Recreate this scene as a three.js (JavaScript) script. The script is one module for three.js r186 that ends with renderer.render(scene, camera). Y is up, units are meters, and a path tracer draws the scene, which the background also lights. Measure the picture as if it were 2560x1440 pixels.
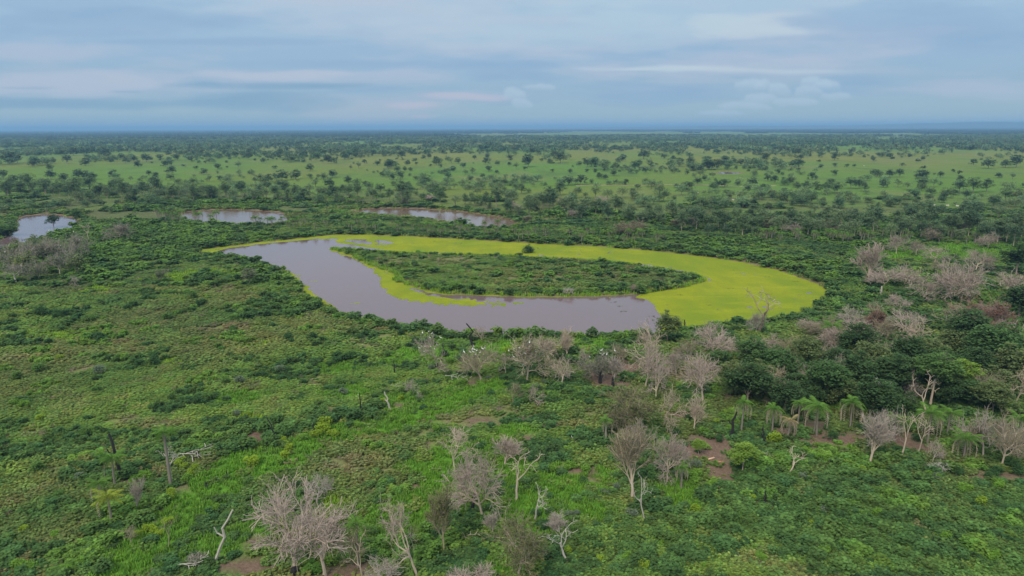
import * as THREE from 'three';
import { mergeGeometries } from 'three/addons/utils/BufferGeometryUtils.js';
import { MarchingCubes } from 'three/addons/objects/MarchingCubes.js';

// ------------------------------------------------------------------ camera, sky, sun, exposure
const scene = new THREE.Scene();
const EYE = 55, F = 1762, W = 2560, HH = 1440;                 // eye height in metres, focal length in photo pixels
const camera = new THREE.PerspectiveCamera(2 * Math.atan(HH / 2 / F) * 180 / Math.PI, 16 / 9, 1, 90000);
const PITCH = Math.atan((720 - 318.5) / F), ROLL = -0.0035;
camera.position.set(0, EYE, 0);
camera.rotation.set(-PITCH, 0, 0);
camera.rotateZ(ROLL);
camera.updateMatrixWorld();

const renderer = new THREE.WebGLRenderer({ antialias: true });
renderer.setSize(1024, 576);
renderer.toneMapping = THREE.LinearToneMapping;
renderer.toneMappingExposure = 1.85;
renderer.shadowMap.enabled = true;

const sun = new THREE.DirectionalLight(0xfff1e2, 1.5);
sun.name = 'sun';
sun.position.set(-170, 420, 150);
sun.target.position.set(20, 0, -230);
sun.castShadow = true;
sun.shadow.radius = 40;
sun.shadow.mapSize.set(4096, 4096);
Object.assign(sun.shadow.camera, { left: -400, right: 400, top: 400, bottom: -400, near: 1, far: 1500 });
scene.add(sun, sun.target);
scene.fog = new THREE.FogExp2(new THREE.Color().setRGB(0.34, 0.65, 1.0), 0.00011);

// ------------------------------------------------------------------ numbers
function rng(seed) { let s = seed >>> 0; return () => { s = (s + 0x6d2b79f5) | 0; let t = Math.imul(s ^ (s >>> 15), 1 | s); t = (t + Math.imul(t ^ (t >>> 7), 61 | t)) ^ t; return ((t ^ (t >>> 14)) >>> 0) / 4294967296; }; }
const lerp = (a, b, t) => a + (b - a) * t, clamp = (x, a = 0, b = 1) => Math.min(b, Math.max(a, x));
const smooth = (a, b, x) => { const t = clamp((x - a) / (b - a)); return t * t * (3 - 2 * t); };
const mix3 = (a, b, t) => [lerp(a[0], b[0], t), lerp(a[1], b[1], t), lerp(a[2], b[2], t)];
function hash(x, y, s) { let h = Math.imul(x | 0, 374761393) ^ Math.imul(y | 0, 668265263) ^ Math.imul(s | 0, 1274126177); h = Math.imul(h ^ (h >>> 13), 1274126177); return ((h ^ (h >>> 16)) >>> 0) / 4294967296; }
function vnoise(x, y, s = 0) {
  const xi = Math.floor(x), yi = Math.floor(y), fx = x - xi, fy = y - yi, u = fx * fx * fx * (fx * (fx * 6 - 15) + 10), v = fy * fy * fy * (fy * (fy * 6 - 15) + 10);
  return lerp(lerp(hash(xi, yi, s), hash(xi + 1, yi, s), u), lerp(hash(xi, yi + 1, s), hash(xi + 1, yi + 1, s), u), v) * 2 - 1;
}
function fbm(x, y, oct = 4, s = 0) { let a = 0, w = 0.5, n = 0; for (let i = 0; i < oct; i++) { a += w * vnoise(x, y, s + i * 17); n += w; w *= 0.5; const t = x * 1.63 + y * 1.21; y = y * 1.63 - x * 1.21; x = t; } return a / n; }

// a photo pixel to the point of the ground (or of a level y) it shows, and back
const inv = camera.matrixWorld.clone(), view = inv.clone().invert();
const _v = new THREE.Vector3();
function ray(px, py) { return new THREE.Vector3((px - W / 2) / F, (HH / 2 - py) / F, -1).normalize().transformDirection(inv); }
function at(px, py, y = 0) { const d = ray(px, py), t = (y - EYE) / d.y; return new THREE.Vector3(d.x * t, y, d.z * t); }
function toPixel(x, y, z) { _v.set(x, y, z).applyMatrix4(view); return _v.z > -1 ? null : [W / 2 - _v.x / _v.z * F, HH / 2 + _v.y / _v.z * F, -_v.z]; }
const perPixel = (p) => Math.hypot(p.x, EYE - p.y, p.z) / F;    // metres across one photo pixel at a point
function inView(x, z, m = 60) { const q = toPixel(x, 1, z); return q && q[0] > -m && q[0] < W + m && q[1] < HH + m * 1.5; }

// ------------------------------------------------------------------ sky
{
  const w = 4096, h = 2048, data = new Float32Array(w * h * 4);
  const sr = (r, g, b) => [r, g, b].map((c) => { c /= 255; return (c <= 0.04045 ? c / 12.92 : ((c + 0.055) / 1.055) ** 2.4) / 1.85; });
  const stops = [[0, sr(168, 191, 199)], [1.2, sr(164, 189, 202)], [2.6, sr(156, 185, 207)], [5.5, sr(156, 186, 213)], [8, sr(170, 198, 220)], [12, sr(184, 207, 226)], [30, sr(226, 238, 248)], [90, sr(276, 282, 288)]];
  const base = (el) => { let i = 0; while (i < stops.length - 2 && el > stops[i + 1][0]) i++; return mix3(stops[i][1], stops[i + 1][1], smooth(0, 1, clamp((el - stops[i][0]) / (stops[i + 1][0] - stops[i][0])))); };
  const pale = sr(190, 199, 216), cream = sr(198, 214, 224), dark = sr(128, 167, 196), blue = sr(141, 174, 208), pink = sr(200, 196, 212);
  // cloud banks: where in the sky, how wide and tall (in photo pixels), colour, strength, raggedness
  const banks = [
    [120, 205, 400, 34, pale, .75, .5], [60, 128, 330, 26, pale, .55, .5], [690, 186, 240, 13, pale, .8, .5], [1185, 243, 130, 14, pink, .75, .6], [1030, 264, 70, 8, pink, .7, .6], [1065, 291, 45, 5, pink, .6, .5],
    [900, 276, 260, 34, pink, .3, .5], [1850, 52, 170, 34, cream, .75, .6], [1690, 172, 220, 9, cream, .85, .5], [1990, 178, 180, 6, cream, .5, .5], [2450, 222, 250, 24, pale, .5, .5], [1400, 70, 420, 60, cream, .35, .5], [1000, 40, 420, 46, pale, .35, .6],
    [170, 258, 380, 16, dark, .75, .4], [690, 214, 260, 11, dark, .75, .4], [640, 256, 190, 30, dark, .75, .35], [330, 300, 460, 16, dark, .2, .4], [1650, 243, 190, 24, blue, .5, .5], [2280, 60, 330, 60, blue, .55, .5], [300, 45, 420, 38, blue, .55, .5], [560, 104, 330, 10, blue, .5, .5], [1000, 160, 400, 12, blue, .4, .5],
    [1600, 178, 90, 3, dark, .5, .5], [70, 220, 70, 3, dark, .6, .4], [320, 229, 50, 2, dark, .6, .4], [1150, 305, 500, 10, blue, .2, .5],
  ];
  const puffs = [[1872, 214, 40, 22], [1905, 212, 24, 16], [1945, 226, 30, 20], [2045, 212, 42, 22], [2075, 216, 36, 16], [2020, 232, 40, 18], [1900, 250, 46, 18], [1860, 268, 60, 14], [2095, 242, 44, 14], [1990, 258, 60, 16], [1800, 284, 60, 9], [1288, 240, 32, 20], [1305, 262, 26, 16], [1350, 218, 40, 10]];
  const d = new THREE.Vector3();
  for (let j = 0; j < h; j++) {
    const el = ((j + 0.5) / h - 0.5) * 180;
    for (let i = 0; i < w; i++) {
      const o = (j * w + i) * 4; data[o + 3] = 1;
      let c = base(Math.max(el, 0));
      if (el > -0.2) {
        const th = ((i + 0.5) / w - 0.5) * 2 * Math.PI, ce = Math.cos(el * Math.PI / 180), se = Math.sin(el * Math.PI / 180);
        d.set(Math.cos(th) * ce, se, Math.sin(th) * ce);
        const k = 1 / (Math.max(se, 0) + 0.09), cx = d.x * k, cz = d.z * k;
        if (el < 35 || (i & 1) === 0 || true) {
          const n = fbm(cx * 1.3 + 3, cz * 1.6, el < 40 ? 6 : 4, 5), m = fbm(cx * 0.45 - 7, cz * 0.6 + 2, 3, 40);
          c = mix3(c, pale.map((x) => x * lerp(1, 1.18, smooth(8, 40, el))), clamp(0.06 + 0.95 * n + 0.5 * m, 0, 0.6) * smooth(1.5, 5, el));
          c = mix3(c, blue.map((x) => x * lerp(1, 1.1, smooth(8, 40, el))), clamp(-0.1 - 1.0 * n + 0.3 * m, 0, 0.5) * smooth(0.5, 3, el));
        }
        _v.copy(d).transformDirection(view);
        if (el < 18 && _v.z < -0.3) {
          const px = W / 2 - _v.x / _v.z * F, py = HH / 2 + _v.y / _v.z * F;
          if (px > -900 && px < W + 900) {
            const wx = fbm(px / 120, py / 26, 4, 77), wy = fbm(px / 160 + 9, py / 30, 4, 99), fine = fbm(px / 26, py / 18, 3, 130);
            for (const [bx, by, rx, ry, col, s, rag] of banks) {
              const X = (px - bx) / rx + wx * rag, Y = (py - by) / ry + wy * rag * 1.3, q = X * X + Y * Y;
              if (q < 1.6) c = mix3(c, col, s * 0.88 * smooth(1.5, 0.05, q));
            }
            for (const [bx, by, rx, ry] of puffs) {
              const X = (px - bx) / rx + fine * 0.3 + wx * .2, Y = (py - by) / ry + fine * 0.35, q = X * X + Y * Y;
              if (q < 1 && Y < 0.9) c = mix3(c, sr(180, 202, 220), 0.7 * smooth(1, 0.72, q) * smooth(0.9, -0.5, Y));
            }
          }
        }
      }
      data[o] = c[0]; data[o + 1] = c[1]; data[o + 2] = c[2];
    }
  }
  const sky = new THREE.DataTexture(data, w, h, THREE.RGBAFormat, THREE.FloatType);
  sky.mapping = THREE.EquirectangularReflectionMapping;
  sky.magFilter = THREE.LinearFilter;
  sky.needsUpdate = true;
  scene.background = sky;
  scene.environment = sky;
}

// ------------------------------------------------------------------ naming
const taken = {};
function numbered(name) { const n = taken[name] = (taken[name] ?? -1) + 1; return n ? `${name}_${String(n).padStart(3, '0')}` : name; }
function tag(o, label, category, group, kind) { if (label) o.userData.label = label; if (category) o.userData.category = category; if (group) o.userData.group = group; if (kind) o.userData.kind = kind; return o; }
function root(name, x = 0, y = 0, z = 0, turn = 0) { const o = new THREE.Group(); o.name = numbered(name); o.position.set(x, y, z); o.rotation.y = turn; scene.add(o); return o; }
function part(name, geometry, material, parent) { const m = new THREE.Mesh(geometry, material); m.name = name; m.castShadow = m.receiveShadow = true; parent.add(m); return m; }
function struct(name, geometry, material, label) { const m = new THREE.Mesh(geometry, material); m.name = numbered(name); m.receiveShadow = m.castShadow = true; m.userData.kind = 'structure'; if (label) m.userData.label = label; scene.add(m); return m; }
// ------------------------------------------------------------------ the lakes: outlines in plan
function outline(text, y = 0) {                                  // "px,py;px,py" around the shore -> smooth closed outline in plan
  const pts = text.split(';').map((s) => { const [a, b] = s.split(',').map(Number); return at(a, b, y); });
  const c = new THREE.CatmullRomCurve3(pts, true, 'centripetal').getPoints(pts.length * 5);
  const p = c.slice(0, -1).map((v) => [v.x, v.z]);
  p.box = [Math.min(...p.map((q) => q[0])), Math.max(...p.map((q) => q[0])), Math.min(...p.map((q) => q[1])), Math.max(...p.map((q) => q[1]))];
  return p;
}
function signed(p, x, z, far = 30) {                             // negative inside
  const b = p.box, out = Math.hypot(Math.max(b[0] - x, 0, x - b[1]), Math.max(b[2] - z, 0, z - b[3]));
  if (out > far) return out;
  let best = 1e18, inside = false;
  for (let i = 0, j = p.length - 1; i < p.length; j = i++) {
    const [ax, az] = p[j], [bx, bz] = p[i], ex = bx - ax, ez = bz - az, t = clamp(((x - ax) * ex + (z - az) * ez) / (ex * ex + ez * ez + 1e-9));
    const dx = x - ax - t * ex, dz = z - az - t * ez, q = dx * dx + dz * dz;
    if (q < best) best = q;
    if ((az > z) !== (bz > z) && x < ax + (z - az) / (bz - az) * ex) inside = !inside;
  }
  return inside ? -Math.sqrt(best) : Math.sqrt(best);
}
const lakeOuter = outline('478,629;560,617;640,607;700,601;760,594;830,588;900,587;1000,591;1100,595;1200,601;1300,607;1400,612;1500,617;1600,624;1700,634;1780,645;1850,656;1920,670;1980,689;2030,706;2064,724;2056,747;2020,772;1960,792;1860,808;1740,822;1640,838;1540,838;1420,838;1300,838;1180,836;1080,824;1000,817;930,803;880,794;830,773;780,743;748,708;720,683;672,663;622,648;556,637');
const island = outline('826,621;880,624;940,629;1000,633;1100,636;1200,639;1300,643;1400,647;1500,653;1600,664;1690,678;1748,690;1762,698;1742,710;1660,727;1560,737;1400,742;1250,740;1110,733;1030,717;988,702;980,684;935,668;895,648;856,632');
const pondLeft = outline('-60,650;-10,605;18,588;46,562;58,542;110,536;170,543;196,556;166,578;100,598;50,616;5,634');
const pondMiddle = outline('445,536;485,528;545,524;635,526;700,533;722,545;716,556;675,561;600,562;525,559;465,550');
const pondRight = outline('880,528;930,522;1010,521;1100,525;1200,536;1270,549;1300,561;1274,572;1205,571;1125,556;1040,545;950,539');
const puddle = outline('1796,432;1818,430;1844,432;1846,434;1820,435;1798,435');
const lakes = [lakeOuter, pondLeft, pondMiddle, pondRight, puddle];
function shore(x, z) {                                            // distance to water: negative in the water
  const wob = 0.9 * vnoise(x * 0.13, z * 0.13, 3) + 0.5 * vnoise(x * 0.42, z * 0.42, 4);
  let s = 1e9;
  for (const p of lakes) s = Math.min(s, signed(p, x, z));
  if (s < 0) s = Math.max(s, -signed(island, x, z, 1e5));
  return s + wob * clamp((Math.abs(z) - 150) / 250 + .6, 0.6, 1.5);
}
function height(x, z, s) {
  if (s === undefined) s = Math.abs(z) < 1500 && Math.abs(z) > 60 ? shore(x, z) : 40;
  const bank = s < 0 ? Math.max(s * 0.22, -1.6) : 0.16 * Math.min(s, 3) + 0.02 * clamp(s - 3, 0, 10);
  return bank + clamp(s / 10) * 0.3 * fbm(x * 0.02, z * 0.02, 3, 8) + clamp(s / 4) * 0.1 * vnoise(x * 0.3, z * 0.3, 9);
}

// ------------------------------------------------------------------ what grows where
// patches seen in the photo: kind, centre, half width and half height (photo pixels, turned into metres on the ground)
const patches = [];
function spot(kind, text, strength = 1) {
  for (const s of text.trim().split(';')) {
    const [px, py, rx, ry] = s.split(',').map(Number), c = at(px, py), a = at(px, py - ry), b = at(px, py + ry);
    patches.push({ kind, x: c.x, z: c.z, rx: rx * perPixel(c), rz: Math.abs(a.z - b.z) / 2, strength });
  }
}
function strip(kind, text, strength = 1) {                        // x1,y1,x2,y2,half width in metres
  for (const s of text.trim().split(';')) {
    const [a, b, c, d, w] = s.split(',').map(Number), p = at(a, b), q = at(c, d);
    patches.push({ kind, ax: p.x, az: p.z, bx: q.x, bz: q.z, w, strength, x: (p.x + q.x) / 2, z: (p.z + q.z) / 2, rx: Math.abs(p.x - q.x) / 2 + w * 2, rz: Math.abs(p.z - q.z) / 2 + w * 2 });
  }
}
strip('grass', '340,1440,520,1230,5;520,1230,640,1150,5;600,1200,860,1085,4.5;860,1085,960,1080,3.5;960,1075,1130,1000,4;1050,1050,1230,970,4;980,1290,1110,1250,6;1080,1180,1140,1140,5;1090,1220,1120,1170,5;480,1400,640,1330,4;1400,1240,1500,1200,5');
spot('grass', '1300,1085,60,18;1330,1290,110,60;1420,1220,90,50;1280,1180,50,40;1480,1280,70,30;1240,880,60,30;1090,880,60,30;1000,900,50,22;1170,960,40,14;850,920,50,22;1480,860,50,20;1690,1240,60,40;870,990,60,18;600,1000,60,14;1740,1260,40,30;990,1010,60,18;1380,1330,60,30;1080,1330,60,40;1240,1440,60,40;1060,1000,50,16;2130,1130,40,10;2300,640,160,14;2480,625,120,14');
spot('lime', '170,845,60,10;430,700,70,14;640,866,60,12;240,730,50,9;530,690,70,10;420,910,40,12;100,840,50,8;820,1270,40,20;620,1050,60,10');
spot('soil', '2120,1104,150,22;2020,1075,60,16;1760,1110,60,20;1790,1180,60,30;1770,1150,80,24;2300,1135,50,18;2480,1205,90,16;1500,945,45,20;1570,925,40,16;1525,970,50,10;1090,925,28,9;1190,955,28,8;640,1365,40,22;600,1430,70,30;640,1100,24,12;1330,1100,50,12;1380,1085,40,10;1210,1060,50,10;1470,1190,40,12;1430,1185,30,14;1480,1210,30,8;830,1035,25,10;1000,1020,18,7;1040,1225,24,7;440,1235,40,12;330,1215,40,12;1180,970,30,9;1960,1090,40,12;1700,1050,50,16;130,1180,20,8;1560,1050,60,12;870,1440,70,30');
spot('dry', '130,722,40,6;270,740,34,6;160,905,30,12;210,930,30,14;110,820,20,8;800,960,50,14;620,980,40,14;830,760,40,12;560,730,60,8;740,750,60,8;890,1170,90,30;1000,1190,60,20;1060,1110,70,30;900,1230,60,30;1140,1060,80,20;1200,1040,60,16;1280,1040,90,24;1500,1040,70,16;1420,1070,60,14;740,1160,50,20;60,1090,60,16;400,1070,60,16;300,1060,60,14;380,1190,60,12;560,830,80,14;330,860,60,10;900,870,60,14;980,840,60,12;870,830,60,10;960,660,60,14;1040,650,60,10;1130,655,80,10;1330,700,90,10;1830,1000,60,20;1700,940,40,20');
spot('lush', '300,534,120,14;250,548,90,12;1900,680,120,18;2020,700,60,30;2160,770,130,30;2000,800,120,20;1800,635,120,14;2150,690,100,30;2270,800,130,30;1250,835,140,16;1450,830,160,16;1560,840,80,20;2480,790,100,40;2350,730,160,40;300,560,200,26;180,620,220,40;420,590,160,24;540,605,120,14;560,560,160,10;60,540,90,22;380,640,140,16;640,640,80,12;700,690,40,20;260,1190,80,40;330,1290,100,40;680,1080,120,26;800,1060,90,24;920,1040,60,30;1250,1310,60,40;1060,1360,140,50;2250,1190,120,50;2050,1210,160,60;1850,1290,160,60;1560,1140,70,40;1480,1110,60,30;1620,1270,60,40;140,1400,120,60;1380,990,80,16;1500,1000,80,18;1450,900,60,20;2330,1060,120,40;2480,1060,100,50;1700,830,60,14;1000,1350,60,40;2100,1340,480,100;1700,1380,160,60;120,1400,200,50;620,1120,120,30;700,760,60,24;650,790,50,20;770,770,60,24', 0.9);
const CELL = 20, buckets = new Map();
for (const p of patches) {
  const r = 1.6;
  for (let i = Math.floor((p.x - p.rx * r) / CELL); i <= Math.floor((p.x + p.rx * r) / CELL); i++) for (let j = Math.floor((p.z - p.rz * r) / CELL); j <= Math.floor((p.z + p.rz * r) / CELL); j++) {
    const k = i * 4096 + j; if (!buckets.has(k)) buckets.set(k, []); buckets.get(k).push(p);
  }
}
function cover(x, z) {                                            // weights of the kinds of cover at a point
  const w = { grass: 0, lime: 0, soil: 0, dry: 0, lush: 0 };
  const near = buckets.get(Math.floor(x / CELL) * 4096 + Math.floor(z / CELL));
  if (near) {
    const k = 1 / (1 + Math.max(0, -z - 150) / 260), rag = 0.42 * fbm(x * 0.16 * k, z * 0.16 * k, 3, 21) + 0.16 * vnoise(x * 0.8 * k, z * 0.8 * k, 27);
    for (const p of near) {
      let d;
      if (p.w) { const ex = p.bx - p.ax, ez = p.bz - p.az, t = clamp(((x - p.ax) * ex + (z - p.az) * ez) / (ex * ex + ez * ez)); d = Math.hypot(x - p.ax - t * ex, z - p.az - t * ez) / p.w; }
      else d = Math.hypot((x - p.x) / p.rx, (z - p.z) / p.rz);
      const v = p.strength * smooth(1.12, 0.72, d + rag * 1.3);
      if (v > w[p.kind]) w[p.kind] = v;
    }
  }
  return w;
}
// real-world colours, linear
const C = {
  grass: [0.098, 0.230, 0.025], lime: [0.172, 0.276, 0.034], soil: [0.17, 0.115, 0.09], dry: [0.172, 0.178, 0.076], scrub: [0.11, 0.17, 0.045], plain: [0.112, 0.185, 0.032], plainDry: [0.165, 0.185, 0.042],
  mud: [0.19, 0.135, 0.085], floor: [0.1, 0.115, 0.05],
};
function groundColor(x, z, s) {
  const d = -z, n1 = fbm(x * 0.05, z * 0.05, 3, 31), n2 = fbm(x * 0.4, z * 0.4, 3, 33), n3 = fbm(x * 0.004, z * 0.0022, 4, 36), n4 = fbm(x * 0.0011, z * 0.0006, 3, 38);
  let near = mix3(C.floor, C.scrub, clamp(0.5 + n1));
  near = mix3(near, C.dry, clamp(n2 * 0.9 - 0.2 + 0.2 * n1, 0, 0.7)); if (x < 0 && d > 110 && d < 340) near = mix3(near, [.15, .24, .045], .55);
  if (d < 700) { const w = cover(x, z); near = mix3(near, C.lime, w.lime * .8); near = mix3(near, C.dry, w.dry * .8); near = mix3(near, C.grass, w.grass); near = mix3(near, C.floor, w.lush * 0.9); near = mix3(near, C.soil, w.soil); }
  let plain = mix3(C.plain, C.plainDry, clamp(0.35 + n3 * 1.3 + 0.2 * n1));
  plain = mix3(plain, [0.1, 0.2, 0.035], clamp(-n3 * 1.2 + n4 * 0.8, 0, 0.7)); plain = mix3(plain, C.dry, clamp(fbm(x * .016, z * .009, 4, 44) * 1.7 - .35, 0, .6)); plain = mix3(plain, [.075, .13, .04], clamp(fbm(x * .03, z * .012, 3, 47) * 1.6 - .4, 0, .55));
  plain = mix3(plain, C.scrub, clamp(n1 * 0.6 + n4 * 0.4, 0, 0.5));
  let c = mix3(near, plain, smooth(430, 620, d + 60 * n1 + (x < -60 ? -80 : 0)));
  if (s < 9) c = mix3(C.mud, c, smooth(0.3, d > 430 ? 7 : 2.6, s + n2 * 1.2));
  const v = 1 + 0.14 * n2;
  return [c[0] * v, c[1] * v, c[2] * v];
}

// ------------------------------------------------------------------ ground: one sheet to the horizon
function lines(a, b, step, grow, end) {
  const out = []; for (let v = a; v <= b + 1e-6; v += step) out.push(v);
  let s = step, v = out[out.length - 1];
  while (v < end) { s *= grow; v += s; out.push(v); }
  return out;
}
function grain(size, f) {
  const c = new Uint8Array(size * size * 4);
  for (let j = 0; j < size; j++) for (let i = 0; i < size; i++) { const v = f(i, j), o = (j * size + i) * 4; c[o] = v[0]; c[o + 1] = v[1]; c[o + 2] = v[2]; c[o + 3] = 255; }
  const t = new THREE.DataTexture(c, size, size); t.wrapS = t.wrapT = THREE.RepeatWrapping; t.magFilter = THREE.LinearFilter; t.needsUpdate = true; return t;
}
const r0 = rng(5), speck = new Float32Array(512 * 512).map(() => r0());
const tileNoise = (i, j, f) => { const x = i / 512 * f, y = j / 512 * f, xi = Math.floor(x), yi = Math.floor(y), u = x - xi, v = y - yi, h = (a, b) => speck[((a % f + f) % f) * 97 % 262144 + ((b % f + f) % f) * 512 % 262144 & 262143]; return lerp(lerp(h(xi, yi), h(xi + 1, yi), u * u * (3 - 2 * u)), lerp(h(xi, yi + 1), h(xi + 1, yi + 1), u * u * (3 - 2 * u)), v * v * (3 - 2 * v)); };
const grainMap = grain(512, (i, j) => { const v = 0.35 * speck[j * 512 + i] + 0.35 * tileNoise(i, j, 128) + 0.3 * tileNoise(i + 31, j + 7, 40), g = 150 + 105 * v; return [g, g + 4 * (v - .5), g - 6]; });
grainMap.colorSpace = THREE.SRGBColorSpace;
{
  const xs = lines(0, 330, 2.5, 1.035, 62000), X = [...xs.slice(1).map((v) => -v).reverse(), ...xs], zs = lines(60, 620, 2.5, 1.05, 80000), Z = [-2000, -200, 20, ...zs];
  const nx = X.length, nz = Z.length, pos = new Float32Array(nx * nz * 3), col = new Float32Array(nx * nz * 3), uv = new Float32Array(nx * nz * 2), idx = new Uint32Array((nx - 1) * (nz - 1) * 6);
  for (let j = 0, k = 0; j < nz; j++) for (let i = 0; i < nx; i++, k++) {
    const x = X[i], z = -Z[j], seen = Z[j] > 50 && Math.abs(x) < Z[j] * 0.85 + 80, s = seen && Z[j] < 1500 ? shore(x, z) : 40;
    pos.set([x, Z[j] > 3000 || !seen ? 0.6 : height(x, z, s), z], k * 3);
    col.set(seen ? groundColor(x, z, s) : C.scrub, k * 3);
    uv.set([x / 14, z / 14], k * 2);
  }
  let q = 0;
  for (let j = 0; j < nz - 1; j++) for (let i = 0; i < nx - 1; i++) { const a = j * nx + i; idx.set([a, a + 1, a + nx, a + 1, a + nx + 1, a + nx], q); q += 6; }
  const g = new THREE.BufferGeometry();
  g.setAttribute('position', new THREE.BufferAttribute(pos, 3)); g.setAttribute('color', new THREE.BufferAttribute(col, 3)); g.setAttribute('uv', new THREE.BufferAttribute(uv, 2));
  g.setIndex(new THREE.BufferAttribute(idx, 1)); g.computeVertexNormals();
  const m = new THREE.MeshPhysicalMaterial({ vertexColors: true, map: grainMap, bumpMap: grainMap, bumpScale: 0.12, roughness: 1, specularIntensity: .15, side: THREE.DoubleSide });
  m.color.setScalar(1.6);
  struct('ground', g, m, 'green wetland plain reaching to the horizon');
}

// ------------------------------------------------------------------ water
const rippleMap = grain(512, (i, j) => { const v = 255 * (0.6 * tileNoise(i, j, 32) + 0.4 * tileNoise(i + 5, j + 9, 80)); return [v, v, v]; });
rippleMap.repeat.set(1, 1);
const waterMat = new THREE.MeshPhysicalMaterial({ color: new THREE.Color().setRGB(0.152, 0.105, 0.106), roughness: 0.07, ior: 1.33, bumpMap: rippleMap, bumpScale: 0.006 });
const pondMat = new THREE.MeshPhysicalMaterial({ color: new THREE.Color().setRGB(0.165, 0.105, 0.07), roughness: 0.1, ior: 1.33, bumpMap: rippleMap, bumpScale: 0.006 });
function waterSheet(p, label, m0 = waterMat) {
  const m = 6, [x0, x1, z0, z1] = p.box, sh = new THREE.Shape(); 
  // a little larger than the outline: the bank rises through it
  const cx = (x0 + x1) / 2, cz = (z0 + z1) / 2, g = new THREE.PlaneGeometry(x1 - x0 + m * 2, z1 - z0 + m * 2);
  g.rotateX(-Math.PI / 2); g.translate(cx, 0, cz);
  const P = g.attributes.position, U = g.attributes.uv;
  for (let i = 0; i < P.count; i++) U.setXY(i, P.getX(i) / 9, P.getZ(i) / 9);
  return struct('water', g, m0, label);
}
waterSheet(lakeOuter, 'murky lilac-grey water of the horseshoe lake, part of it under duckweed');
waterSheet(pondLeft, 'still pond at the left edge reflecting the sky');
waterSheet(pondMiddle, 'narrow pond behind palms left of centre', pondMat);
waterSheet(pondRight, 'brown muddy pond behind the lake, its right end bright', pondMat);
waterSheet(puddle, 'tiny pale pool far out on the plain');

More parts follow.
